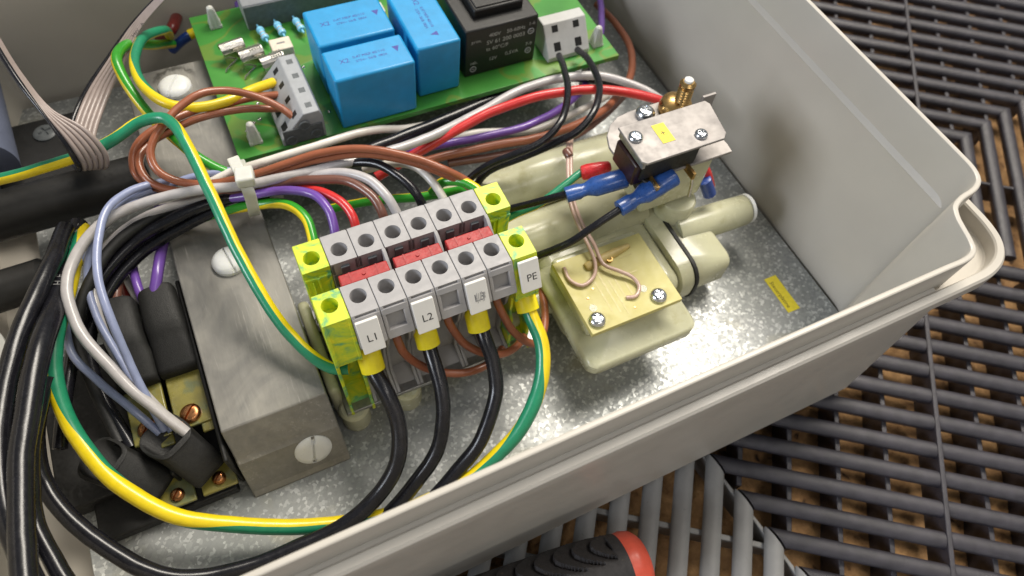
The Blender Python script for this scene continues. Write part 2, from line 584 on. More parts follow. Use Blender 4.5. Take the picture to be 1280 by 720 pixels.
def text(body, org, xd, yd, size, mat, parent, name='lettering', align='CENTER', ext=0.03, shear=0.0, spacing=1.0):
    cu = bpy.data.curves.new('font', 'FONT')
    cu.body = body
    cu.size = size
    cu.align_x = align
    cu.align_y = 'CENTER'
    cu.extrude = ext
    cu.shear = shear
    cu.space_character = spacing
    cu.resolution_u = 3
    t = bpy.data.objects.new('font', cu)
    col.objects.link(t)
    bpy.context.view_layer.update()
    me = bpy.data.meshes.new_from_object(t)
    bpy.data.objects.remove(t)
    xd, yd = Vector(xd).normalized(), Vector(yd).normalized()
    yd = (yd - xd * yd.dot(xd)).normalized()
    zd = xd.cross(yd)
    mtx = Matrix((xd, yd, zd)).transposed().to_4x4()
    o0 = Vector((0, 0, 0))
    p = parent
    while p is not None:
        o0 = o0 + p.location
        p = p.parent
    me.transform(Matrix.Translation(Vector(org) * S - o0) @ Matrix.Scale(S, 4) @ mtx)
    me.name = name
    me.materials.clear()
    me.materials.append(mat)
    o = bpy.data.objects.new(name, me)
    col.objects.link(o)
    o.parent = parent
    return o


def copy_tree(o, parent=None, loc=None):
    c = o.copy()
    col.objects.link(c)
    c.parent = parent
    if loc is not None:
        c.location = Vector(loc) * S
    for ch in list(o.children):
        copy_tree(ch, c)
    return c


def screw_head(mb, org, r, d=(0, 0, 1), h=1.0, n=20):
    """pan head with a cross slot cut as real recesses"""
    mb.lathe([(r, 0), (r, h * .35), (r * .86, h * .75), (r * .55, h), (0.01, h * 1.04)], org, d, n, True, False)


# ------------------------------------------------------------------ the ground and the slatted floor tiles
GS = 0.96
TH = -0.62918
eu = Vector((math.cos(TH), math.sin(TH), 0))
ev = Vector((-math.sin(TH), math.cos(TH), 0))
NZ = Vector((-0.03, -0.03, 1)).normalized()
Z0 = 170 - (170 + 31) * GS


def G(u, v, h=0.0):
    """point of the floor: along the slats, across them, height over their tops"""
    p = eu * u + ev * v
    p.z = Z0 + 0.03 * p.x + 0.03 * p.y
    return p + NZ * h


PIT = 8.914 * GS
U = lambda a: a * GS

gb = MB()
n = 70
for j in range(n + 1):
    for i in range(n + 1):
        u = -130 + 480 * i / n
        v = -150 + 560 * j / n
        h = -14.5 + 2.0 * noise.fractal(Vector((u * .06, v * .06, 0)), 1.0, 2.0, 3)
        gb.v.append(G(u, v, h))
for j in range(n):
    for i in range(n):
        a = j * (n + 1) + i
        gb.face((a, a + 1, a + n + 2, a + n + 1))
tag(gb.build('ground', M['ground'], origin=(0, 0, -40)), 'brown earth and wood chips seen through the floor tiles', None, None, 'structure')


def slat(mb, along, c, a, b, cut_a, cut_b, w, depth=3.4):
    """half-round slat; along 'u' or 'v'; cut = shift of the end per mm across (mitre)"""
    prof = []
    for k in range(9):
        t = math.pi * k / 8
        prof.append((-w / 2 * math.cos(t), -w * .30 * (1 - math.sin(t))))
    prof = [(-w / 2 * .8, -depth)] + prof + [(w / 2 * .8, -depth)]
    rr = []
    for e, cut in ((a, cut_a), (b, cut_b)):
        if along == 'u':
            rr.append([G(e + cut * y, c + y, h) for y, h in prof])
        else:
            rr.append([G(c + y, e + cut * y, h) for y, h in prof])
    steps = 1
    mb.rings(rr)


dark = thing('floor_tile', 'charcoal plastic slatted floor tiles with mitred corners beside the grey box', 'floor tile', G(U(150), U(120), -12))
SW = 5.0 * GS
DIV = U(130.5)
for nn in range(-12, 19):                     # slats of the lower field, either side of the flush rib
    v = PIT * (nn + 0.307)
    a = U(137) - v + 0.6
    if v > U(170):
        break
    b0 = DIV - 0.8
    if a < b0:
        m = MB(); slat(m, 'u', v, max(a, U(-40)), b0, -1 if a > U(-40) else 0, 0, SW)
        m.build('slat', M['slat_dark'], dark)
    m = MB(); slat(m, 'u', v + 0.5, max(DIV + 0.8, a + 4), U(265), 0, 0, SW)
    m.build('slat', M['slat_dark'], dark)
for nn in range(25, 42):                      # the upper field, slats turning down at a mitre
    v = PIT * (nn + 0.24)
    e = v - U(70)
    if v > U(222):
        d2 = U(136.5)
        m = MB(); slat(m, 'u', v, U(60), d2 - 0.8, 0, 0, SW)
        m.build('slat', M['slat_dark'], dark)
        m = MB(); slat(m, 'u', v, d2 + 0.8, min(e, U(330)), 0, 1 if e < U(330) else 0, SW)
        m.build('slat', M['slat_dark'], dark)
    if e < U(330) and e > U(146):
        m = MB(); slat(m, 'v', e, U(170), v, 0, 1, SW)
        m.build('slat', M['slat_dark'], dark)


def bar(mb, p0, p1, w, h0, h1, dirv):
    d = (p1 - p0).normalized()
    s_ = Vector((-d.y, d.x, 0)) * w / 2
    q = [p0 - s_, p0 + s_, p1 + s_, p1 - s_]
    nn_ = mb.add([x + NZ * h0 for x in q] + [x + NZ * h1 for x in q])
    for f in ((0, 1, 2, 3), (7, 6, 5, 4), (0, 4, 5, 1), (1, 5, 6, 2), (2, 6, 7, 3), (3, 7, 4, 0)):
        mb.face([nn_ + k for k in f])


m = MB(); bar(m, G(DIV, U(-60)), G(DIV, U(168)), 1.5, -10, 0.2, ev); m.build('rib', M['slat_dark'], dark, bevel=.3)
m = MB(); bar(m, G(U(136.5), U(222)), G(U(136.5), U(360)), 1.5, -10, 0.2, ev); m.build('rib', M['slat_dark'], dark, bevel=.3)
m = MB(); bar(m, G(U(146), U(203)), G(U(300), U(203)), 1.2, -10, -1.2, eu); m.build('rib', M['slat_dark'], dark, bevel=.3)
for k in range(-4, 10):                        # low cross ribs under the slats
    uu = DIV + U(14.9) * k
    if k == 0:
        continue
    v0 = U(137) - uu + 3
    m = MB(); bar(m, G(uu, max(v0, U(-60))), G(uu, U(168)), 1.5, -14.5, -3.2, ev); m.build('cross_rib', M['slat_dark'], dark, bevel=.2)
    m = MB(); bar(m, G(uu + 5, max(U(222), uu + U(72))), G(uu + 5, U(360)), 1.5, -14.5, -2.0, ev); m.build('cross_rib', M['slat_dark'], dark, bevel=.2)

grey = thing('floor_tile', 'light grey plastic slatted floor tile under the front edge of the box', 'floor tile', G(U(40), U(30), -12))
for nn in range(4, 26):
    uu = U(137) - PIT * (nn + 0.307)
    m = MB(); slat(m, 'v', uu, U(-70), U(137) - uu - 0.4, 0, -1, 5.6 * GS)
    m.build('slat', M['slat_grey'], grey)
for vv in (U(-26), U(-10.5), U(5.5), U(21.5), U(37.5), U(53.5)):
    m = MB(); bar(m, G(U(-90), vv), G(U(134) - vv, vv), 1.6, -12, -2.6, eu); m.build('cross_rib', M['slat_grey'], grey, bevel=.3)
m = MB(); bar(m, G(U(-10), U(145.5)), G(U(205), U(-69.5)), 1.2, -13, -2.2, eu); m.build('edge_rib', M['slat_grey'], grey, bevel=.3)

# ------------------------------------------------------------------ the enclosure
XR, YF, XL, YB = 141.0, 27.0, -75.0, 206.0
XC, YC = (XR + XL) / 2, (YF + YB) / 2


def ring_from_corner(corner, z):
    """corner: list of (dx, dy) for the front right corner, front wall to right wall; mirrored to the four corners"""
    fr = [(XR + x, YF + y) for x, y in corner]
    br = [(x, 2 * YC - y) for x, y in fr][::-1]
    bl = [(2 * XC - x, 2 * YC - y) for x, y in fr]
    fl = [(2 * XC - x, y) for x, y in fr][::-1]
    return [(x, y, z) for x, y in fr + br + bl + fl]


def smooth2(pts, n=4):
    return [(p.x, p.y) for p in spline([(x, y, 0) for x, y in pts], 1.1)]


def offs(pts, d):
    """offset an open polyline to its right-hand (outer) side"""
    out = []
    for i, p in enumerate(pts):
        a = Vector(pts[max(0, i - 1)]); b = Vector(pts[min(len(pts) - 1, i + 1)])
        t = (b - a).normalized()
        out.append((p[0] + t.y * d, p[1] - t.x * d))
    return out


tong = smooth2([(-30, 0), (-24, 0), (-19, 0), (-16.4, .8), (-15.2, 3.0), (-14.4, 5.6), (-13.4, 8.4), (-11.6, 10.9), (-8.2, 12.3), (-4.0, 13.0), (-1.4, 14.4), (-.2, 17), (0, 21), (0, 30)])
tout = offs(tong, 1.3)
box = thing('enclosure_box', 'open beige-grey plastic equipment box with a notched corner and double rim', 'equipment box', (XC, YC, -12))
m = MB()
inn = offs(tong, -.15)
rings = [ring_from_corner(inn, -9), ring_from_corner(inn, 49.0), ring_from_corner(tong, 50.8),
         ring_from_corner(tong, 60.5), ring_from_corner(offs(tong, .12), 60.85), ring_from_corner(offs(tong, .4), 61.0), ring_from_corner(offs(tong, .95), 61.0), ring_from_corner(offs(tong, 1.2), 60.85), ring_from_corner(tout, 60.5), ring_from_corner(tout, 46)]
m.rings(rings, True, False, False)
m.build('inner_wall', M['box'], box, ang=26)
m = MB(); m.prism([(XR + .5, 48.6), (XR - .35, 48.2), (XR - 1.0, 48.6), (XR - 1.05, 49.0), (XR + .1, 50.4), (XR + .5, 50.6)], 'y', YF + 15.4, YB)
m.build('wall_ridge', M['box'], box, ang=20)
m = MB()
lip = smooth2([(-30, -4.6), (-24, -4.6), (-14, -4.6), (-7.5, -4.3), (-2.2, -2.4), (1.2, 1.2), (2.6, 6), (2.8, 12), (2.8, 20), (2.8, 30)])
# flange: pocket floor, inner lip, crest, outer lip, underside
cnt = len(lip)


def resample(pts, n):
    L = [0]
    for a, b in zip(pts, pts[1:]):
        L.append(L[-1] + (Vector(b) - Vector(a)).length)
    out = []
    for k in range(n):
        t = L[-1] * k / (n - 1)
        j = 0
        while j < len(L) - 2 and L[j + 1] < t:
            j += 1
        f = (t - L[j]) / max(1e-9, L[j + 1] - L[j])
        out.append((pts[j][0] + (pts[j + 1][0] - pts[j][0]) * f, pts[j][1] + (pts[j + 1][1] - pts[j][1]) * f))
    return out


tr = resample(offs(tong, .5), cnt)
li = offs(lip, -2.3)
rings = [ring_from_corner(tr, 49.4), ring_from_corner(offs(lip, -2.7), 49.4), ring_from_corner(offs(lip, -2.35), 49.8), ring_from_corner(li, 52.9), ring_from_corner(offs(lip, -2.0), 53.3),
         ring_from_corner(offs(lip, -.6), 53.3), ring_from_corner(offs(lip, -.1), 52.8), ring_from_corner(lip, 52.2), ring_from_corner(lip, 49.2), ring_from_corner(offs(lip, -.4), 48.7), ring_from_corner(offs(lip, -3.5), 48.6)]
m.rings(rings, True, False, False)
m.build('rim_flange', M['box'], box, ang=32)
for x0, x1, y0, y1 in ((XL + 21, XR - 21.5, YF - 2.4, YF - 1.0), (XL + 21, XR - 21.5, YB + 1.0, YB + 2.4), (XR + .9, XR + 1.6, YF + 22, YB - 22), (XL - 1.6, XL - .9, YF + 22, YB - 22)):
    m = MB(); m.box(x0, x1, y0, y1, 47.7, 52.5); m.build('groove_floor', M['box'], box, bevel=.3)
m = MB()
top = [(-30, -2.8), (-20, -2.8), (-19.4, -2.4), (-10, -1.6), (-3, 1.4), (0.6, 6), (1.6, 12), (1.8, 30)]
bot = [(-30, -3.5), (-7, -3.5), (-6.4, -3.1), (-1.5, -2.2), (0.6, 0), (1.6, 4), (1.9, 10), (1.9, 30)]
bo2 = offs(bot, -1.5)
m.rings([ring_from_corner(top, 48.9), ring_from_corner(bot, -10.8), ring_from_corner(offs(bot, -.4), -11.7), ring_from_corner(bo2, -12)], True, False, True)
m.build('outer_wall', M['box'], box, ang=20)
m = MB()
m.box(XL - 1, XR + 1, YF - 1.6, YB + 1, -11.8, -8.5)
m.build('floor', M['box'], box)
for x, y in ((130, 34), (130, 196), (-64, 34), (-64, 196)):
    zz = Z0 + 0.03 * (x + y)
    m = MB(); m.lathe([(4.2, 0), (4.6, .6), (4.6, -11.9 - zz)], (x, y, zz), (0, 0, 1), 20)
    m.build('rubber_foot', M['black_rubber'], box)

# mounting plate
pl = thing('mounting_plate', 'galvanised spangled steel mounting plate on the floor of the box', 'metal plate', (38, 116, -1.5))
m = MB(); m.box(-61.5, 139.6, 29.4, 204, -1.5, 0)
m.build('plate', M['galv'], pl, bevel=.25)
for x, y in ((50, 40), (130, 100), (40, 198), (-50, 40)):
    m = MB(); m.lathe([(4, 0), (4, 7)], (x, y, -8.6), (0, 0, 1), 16)
    m.build('standoff', M['box'], pl)

# yellow label on the plate
lab = thing('sticker', 'small yellow printed sticker on bare plate near the front right corner', 'sticker', (127.4, 53.7, 0.02))
m = MB(); m.box(125.3, 129.5, 47.6, 59.8, .02, .12); m.build('label_face', M['yellow_label'], lab)
text('Steuerplatine', (126.6, 53.6, .15), (0, -1, 0), (1, 0, 0), 1.75, M['ink_brown'], lab, ext=.01)


# ------------------------------------------------------------------ bracket bar
br = thing('steel_bracket', 'long folded sheet steel bracket fixed with white nylon screws', 'bracket', (-14, 120, 0))
prof = [(57.2, 0.1), (58.4, 1.4), (62.2, 11.0), (63.4, 12.2), (67.3, 20), (183.0, 20), (185.5, 17.5), (185.5, 0.1), (183.5, 0.1), (183.5, 17.0), (182.4, 18.0), (68.6, 18.0), (65.2, 11.3), (60.2, .1)]
m = MB(); m.prism(prof, 'x', -25.6, -2.2)
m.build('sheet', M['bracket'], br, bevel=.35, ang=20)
m = MB()
m.box(-25.2, -2.6, 72, 182, 1, 17.2)
m.build('core', M['mould_black'], br)


def nylon_screw(o, nrm, rot):
    m = MB()
    x, y, z = frame_of(nrm)
    org = Vector(o)
    R_, h = 4.25, 2.4
    cr, sr = math.cos(rot), math.sin(rot)
    ax = x * cr + y * sr
    ay = z.cross(ax)
    # domed head with a real slot, as a grid of rings
    n, rings = 40, []
    for rr, hh in ((1.0, 0), (1.0, .5), (.97, .75), (.86, .93), (.65, .99), (.42, 1.0), (.2, 1.0), (.02, 1.0)):
        ring = []
        for k in range(n):
            a = 2 * math.pi * k / n
            px, py = R_ * rr * math.cos(a), R_ * rr * math.sin(a)
            hz = h * hh
            if abs(py) < 0.36 and hh > .6:
                hz -= 1.0
            ring.append(org + ax * px + ay * py + z * hz)
        rings.append(ring)
    m.rings(rings)
    m.build('nylon_screw', M['nylon_white'], br, ang=40)
    s_ = MB()
    c0 = org + z * (h * .99)
    Rm_ = Matrix((ax, ay, z)).transposed()
    s_.box(-R_ * .9, R_ * .9, -.28, .28, -.5, .03, Rm_, c0)
    # slot floor, slightly darker because it is recessed: same nylon
    return


def slot_screw(name, parent, org, nrm, rot, R_, h, slot, mat, cross=False, depth=.5, dome=1.0):
    """head built as a fine polar mesh with a displaced slot"""
    m = MB()
    x, y, z = frame_of(nrm)
    org = Vector(org)
    ax = x * math.cos(rot) + y * math.sin(rot)
    ay = z.cross(ax)
    g = 26
    pts = {}
    idx = {}
    # square grid mapped to the disc keeps the slot edges straight
    for j in range(g + 1):
        for i in range(g + 1):
            a, b = -1 + 2 * i / g, -1 + 2 * j / g
            px = a * math.sqrt(max(0, 1 - b * b / 2)) * R_
            py = b * math.sqrt(max(0, 1 - a * a / 2)) * R_
            q = min(1, math.hypot(px, py) / R_)
            hz = h * (1 - .55 * dome * q ** 5)
            ins = abs(py) < slot
            if cross:
                ins = (abs(py) < slot and abs(px) < R_ * .6) or (abs(px) < slot and abs(py) < R_ * .6)
            if ins:
                hz -= depth
            idx[i, j] = m.add([org + ax * px + ay * py + z * hz])
    for j in range(g):
        for i in range(g):
            m.face((idx[i, j], idx[i + 1, j], idx[i + 1, j + 1], idx[i, j + 1]))
    m.lathe([(R_ * 1.0, 0), (R_ * 1.0, h * .46)], org, nrm, 40, False, False)
    return m.build(name, mat, parent, ang=45)


slot_screw('nylon_screw', br, (-13.2, 109.6, 19.9), (0, 0, 1), 0.15, 4.15, 2.4, .26, M['nylon_white'], depth=.8)
slot_screw('nylon_screw', br, (-12.9, 173.8, 19.9), (0, 0, 1), -0.55, 4.5, 2.4, .26, M['nylon_white'], depth=.8)
slot_screw('nylon_screw', br, (-9.4, 61.0, 7.0), (0, -0.91, 0.41), 1.35, 4.3, 1.5, .3, M['nylon_white'], depth=.8)

# ------------------------------------------------------------------ terminal blocks on their rail
YT, ZT, X0, PX_ = 79.9, 45.0, 4.45, 5.98
rail = thing('mounting_rail', 'steel mounting rail carrying the row of terminal blocks', 'rail', (26, YT, 8))
m = MB()
m.prism([(64.6, 9.5), (64.6, 8.3), (70.2, 8.3), (70.2, 4.3), (89.6, 4.3), (89.6, 8.3), (95.2, 8.3), (95.2, 9.5), (88.4, 9.5), (88.4, 5.5), (71.4, 5.5), (71.4, 9.5)], 'x', 0.5, 53)
m.build('rail_profile', M['rail'], rail, bevel=.2)
base = thing('rail_support', 'pale green nylon support block underneath the terminal rail', 'support block', (26, YT, 0))
m = MB()
m.box(-1.6, 53.5, 67.5, 94, 0.1, 4.1)
m.lathe([(5, 0), (5, 8)], (-.5, 88, 0), (0, 0, 1), 24)
m.build('support_base', M['nylon_green'], base, bevel=1.2, seg=3)
for x in (2.5, 16):
    m = MB(); m.lathe([(3.4, 0), (3.6, 1), (3.6, 7.5), (3.0, 8.2)], (x, 66.5, 0), (0, 0, 1), 24)
    m.build('support_post', M['nylon_green'], base)
m = MB(); m.box(-1.9, 1.0, 68.5, 95, 3.2, 16); m.build('end_bracket', M['nylon_green'], base, bevel=1.2, seg=3)


def terminal(kind):
    """one rail terminal standing at the origin; width along x"""
    w = 5.86
    h = w / 2
    mat = M['pe'] if kind == 'pe' else M['grey_block']
    t = bpy.data.objects.new('terminal_block', None)
    col.objects.link(t)
    t.empty_display_size = .005
    # side plates: the full outline, thin
    half = [(2.9, 36.5), (2.9, 44.6), (3.3, 45), (10.4, 45), (10.9, 44.4), (14.5, 38.4), (14.2, 37.4), (13.0, 37.0),
            (12.2, 36.2), (11.0, 27.5), (9.6, 24.0), (9.4, 12), (14.8, 9.6), (14.8, 7.4)]
    if kind == 'pe':
        half = [(2.9, 33.5), (2.9, 44.4), (3.3, 45), (10.4, 45), (10.8, 44.0), (12.4, 40.6), (12.9, 37.5), (14.0, 35.6), (14.2, 32.6),
                (12.4, 31.8), (12.2, 24.5), (13.4, 22.0), (13.6, 10), (15.4, 9.4), (15.4, 7.0)]
    outl = [(-a, b) for a, b in half][::1] + [(a, b) for a, b in half[::-1]]
    # order: front trough top -> front outside -> bottom -> back outside -> back trough
    for s0, s1, nm in ((-h, -h + .75, 'side_wall'), (h - .75, h, 'side_wall')):
        m = MB(); m.prism(outl, 'x', s0, s1)
        m.build(nm, mat, t, bevel=.12, seg=1)
    # core, recessed below the marker ledge
    ch = [(2.9, 33.5), (2.9, 41), (10.2, 41), (10.2, 38), (8.2, 36.5), (8.2, 27.0), (8.0, 24.0), (8.0, 10.5), (14.0, 9.3), (14.0, 8.0)]
    core = [(-a, b) for a, b in ch] + [(a, b) for a, b in ch[::-1]]
    m = MB(); m.prism(core, 'x', -h + .74, h - .74)
    m.build('core', mat, t, bevel=.1, seg=1)
    for sg in (-1, 1):
        y0, y1 = (-10.4, -2.9) if sg < 0 else (2.9, 10.4)
        m = MB()
        m.holed(-h + .1, h - .1, y0, y1, 45.02, 0.0, sg * 6.15, 1.78, 7.5)
        zz = 40.9
        a = m.add([(-h + .1, y0, 45.02), (h - .1, y0, 45.02), (h - .1, y1, 45.02), (-h + .1, y1, 45.02), (-h + .1, y0, zz), (h - .1, y0, zz), (h - .1, y1, zz), (-h + .1, y1, zz)])
        for f in ((0, 1, 5, 4), (1, 2, 6, 5), (2, 3, 7, 6), (3, 0, 4, 7)):
            m.face([a + k for k in f])
        m.build('screw_shaft', mat, t, ang=30)
        # clamp screw at the bottom of the shaft
        slot_screw('clamp_screw', t, (0, sg * 6.15, 38.0), (0, 0, 1), .5 * sg, 1.5, .5, .16, M['rail'], depth=.3)
        # marker ledge: sloping frame with a recessed window
        n1 = Vector((0, sg * .86, .51))
        dn = Vector((0, sg * .51, -.86))
        p0 = Vector((0, sg * 10.9, 44.5))
        if kind != 'pe':
            m = MB()
            def fr(a, b, d):
                return p0 + Vector((a, 0, 0)) + dn * b + n1 * d
            def slab(x0, x1, b0, b1, d0, d1):
                c = [fr(x0, b0, d0), fr(x1, b0, d0), fr(x1, b1, d0), fr(x0, b1, d0), fr(x0, b0, d1), fr(x1, b0, d1), fr(x1, b1, d1), fr(x0, b1, d1)]
                k = m.add(c)
                for q in ((0, 3, 2, 1), (4, 5, 6, 7), (0, 1, 5, 4), (1, 2, 6, 5), (2, 3, 7, 6), (3, 0, 4, 7)):
                    m.face([k + z for z in q])
            slab(-h + .1, h - .1, 0, 1.5, -1.6, .02)
            slab(-h + .1, h - .1, 5.2, 7.4, -1.6, .02)
            slab(-h + .1, -h + .75, 1.4, 5.3, -1.6, .015)
            slab(h - 1.3, h - .1, 1.4, 5.3, -1.6, .015)
            slab(-h + .4, h - .6, 1.3, 5.4, -2.2, -1.15)
            m.build('marker_frame', M['grey_block'], t, bevel=.12, seg=1)
        else:
            m = MB()
            m.prism([(sg * 10.3, 44.98), (sg * 12.2, 40.6), (sg * 12.6, 37.4), (sg * 13.8, 35.5), (sg * 14.0, 32.7), (sg * 8.0, 32.7), (sg * 8.0, 44.98)], 'x', -h + .3, h - .3)
            m.build('outer_step', mat, t, bevel=.2)
        # dark wire entry
        m = MB(); m.box(-h + .8, h - .8, sg * 8.15, sg * 8.35, 28.0, 36.6)
        if sg > 0 or True:
            m.build('wire_entry', M['mould_black'], t)
    # contact slots in the trough
    m = MB()
    if kind != 'pe':
        m.box(-.9, .9, 2.3, 3.2, 36.3, 43.6)
        m.box(-h + .2, h - .2, 2.7, 3.0, 35.8, 40.6)
        m.build('slot', M['conn_dark'], t)
    else:
        m.box(-.25, .25, 2.2, 3.1, 35.5, 42.6)
        m.box(-1.4, -1.1, 2.2, 3.1, 35.5, 41.6)
        m.box(-h + .1, h - .1, 2.4, 3.2, 41.8, 42.6)
        m.build('slot', mat, t, bevel=.08)
    return t


labels_t = ['green-yellow terminal block at the left end of the row, beside the steel bracket',
            'grey terminal block with the white tag L1',
            'grey terminal block with an empty marker window between tags L1 and L2',
            'grey terminal block with the white tag L2',
            'grey terminal block with an empty marker window between tag L2 and the smeared tag',
            'grey terminal block with the smudged white tag right of the L2 tag',
            'grey terminal block with an empty marker window next to the PE terminal',
            'green-yellow terminal block with the white PE tag at the right end']
pe0, gr0 = terminal('pe'), terminal('grey')
terms = []
used = set()
for i in range(8):
    src = pe0 if i in (0, 7) else gr0
    x = X0 + PX_ * i
    if src.name in used:
        t = copy_tree(src, None, (x, YT, 0))
    else:
        t = src
        t.location = Vector((x, YT, 0)) * S
        used.add(src.name)
    tag(t, labels_t[i], 'terminal block', 'terminal blocks in a row on the rail')
    terms.append(t)

n1 = Vector((0, -.86, .51)); dn = Vector((0, -.51, -.86))


def marker(i, word, mat):
    t = terms[i]
    o = Vector((X0 + PX_ * i - .35, YT - 10.9, 44.5))
    if i == 7:
        o = Vector((X0 + PX_ * i + .2, YT - 10.6, 44.9))
    m = MB()
    x = Vector((1, 0, 0))
    c = []
    for d in (.05, .95):
        for a, b in ((-2.35, .6), (2.35, .6), (2.35, 8.3), (-2.35, 8.3)):
            c.append(o + x * a + dn * b + n1 * d)
    k = m.add(c)
    for q in ((0, 3, 2, 1), (4, 5, 6, 7), (0, 1, 5, 4), (1, 2, 6, 5), (2, 3, 7, 6), (3, 0, 4, 7)):
        m.face([k + z for z in q])
    tg = m.build('marker_tag', M['tag'], t, bevel=.15)
    tg['label'] = 'white tag marked ' + word if word != 'L3' else 'white tag with smudged lettering'
    if word == 'L3':
        for q, (dx, sh) in enumerate(((0, 0), (.16, .12))):
            text('L3', o + x * (.25 + dx) + dn * 4.6 + n1 * .96, (1, 0, 0), -dn, 2.6, M['smear'] if q else mat, tg, ext=.01, shear=sh)
        m = MB()
        for q in range(6):
            xa = -.75 + .36 * q + random.uniform(-.1, .1)
            lo_, hi_ = 3.5 + random.uniform(-.3, .4), 5.6 + random.uniform(-.4, .4)
            w_ = random.uniform(.09, .2)
            k_ = m.add([o + x * (xa + .5) + dn * lo_ + n1 * (.972 + .001 * q), o + x * (xa + .5 + w_) + dn * lo_ + n1 * (.972 + .001 * q), o + x * (xa + w_) + dn * hi_ + n1 * (.972 + .001 * q), o + x * xa + dn * hi_ + n1 * (.972 + .001 * q)])
            m.face((k_, k_ + 1, k_ + 2, k_ + 3))
        m.build('smear', M['smear'], tg, flat=True)
    else:
        text(word, o + x * .25 + dn * 4.9 + n1 * .96, (1, 0, 0), -dn, 2.5, mat, tg, ext=.01)


marker(1, 'L1', M['ink']); marker(3, 'L2', M['ink']); marker(5, 'L3', M['ink_soft']); marker(7, 'PE', M['ink'])

# partition plates and red cross connectors
for k, i in enumerate((2, 4, 6)):
    x = X0 + PX_ * (i + .5)
    m = MB(); m.prism([(YT - 3.2, 36), (YT + 3.2, 36), (YT + 3.0, 45.0), (YT + 1.6, 44.9), (YT - 3.0, 41.5), (YT - 3.0, 40)], 'x', x - .75, x + .02)
    m.build('partition', M['grey_block'], terms[i], bevel=.1)
jl = ['red cross connector bar beside the left green-yellow terminal, above tag L1',
      'red cross connector bar in the middle, above tag L2',
      'red cross connector bar nearest the right green-yellow terminal']
for k in range(3):
    xa = X0 + PX_ * (1 + 2 * k) - 2.3
    j = thing('cross_connector', jl[k], 'connector bar', (xa + 5, YT - .6, 37), 'red cross connectors in the terminal trough')
    m = MB(); m.box(xa, xa + 10.6, YT - 2.5, YT + .35, 37.0, 44.3); m.build('bar', M['red'], j, bevel=.25)
    m = MB(); m.box(xa + 2.2, xa + 2.5, YT - 2.45, YT + .3, 44.25, 44.38); m.box(xa + 8.0, xa + 8.3, YT - 2.45, YT + .3, 44.25, 44.38); m.lathe([(.45, 0), (.35, .3)], (xa + 5.2, YT - 1.1, 44.25), (0, 0, 1), 12); m.build('moulding_nib', M['red'], j)
    m = MB()
    for q in (2.4, 8.2):
        m.box(xa + q - .6, xa + q + .6, YT - 2.0, YT - .8, 34.5, 37.1)
    m.build('prong', M['rail'], j)

# ------------------------------------------------------------------ green circuit board
pcb = thing('circuit_board', 'green circuit board with blue capacitors, transformer and connectors', 'circuit board', (55, 166, 23.4))
m = MB(); m.box(-2.9, 113, 136.2, 196, 23.4, 25.0); m.build('board', M['pcb'], pcb, bevel=.1)
for i, (x, y) in enumerate(((3.6, 190), (2.6, 141.5), (108.4, 143.2))):
    m = MB()
    for k in range(4):
        a = math.pi / 4 + k * math.pi / 2
        cx, cy = math.cos(a) * .95, math.sin(a) * .95
        m.prism([(x + cx * 1.9 - .5, y + cy * 1.9 - .5), (x + cx * 1.9 + .5, y + cy * 1.9 - .5), (x + cx * 1.9 + .5, y + cy * 1.9 + .5), (x + cx * 1.9 - .5, y + cy * 1.9 + .5)], 'z', 24.9, 26)
        s0 = [(x + cx * 1.7 + p, y + cy * 1.7 + q, 25) for p, q in ((-.65, -.65), (.65, -.65), (.65, .65), (-.65, .65))]
        s1 = [(x + cx * .5 + p, y + cy * .5 + q, 31.0) for p, q in ((-.5, -.5), (.5, -.5), (.5, .5), (-.5, .5))]
        m.rings([s0, s1])
    m.lathe([(1.75, 0), (1.2, 5), (.9, 6.3), (.3, 6.8)], (x, y, 25), (0, 0, 1), 14)
    m.build('board_support', M['nylon_clear'], pcb, bevel=.15)
    m = MB(); m.lathe([(2.6, 0), (2.6, 23.2)], (x, y, 0.1), (0, 0, 1), 20)
    m.build('support_leg', M['nylon_clear'], pcb)


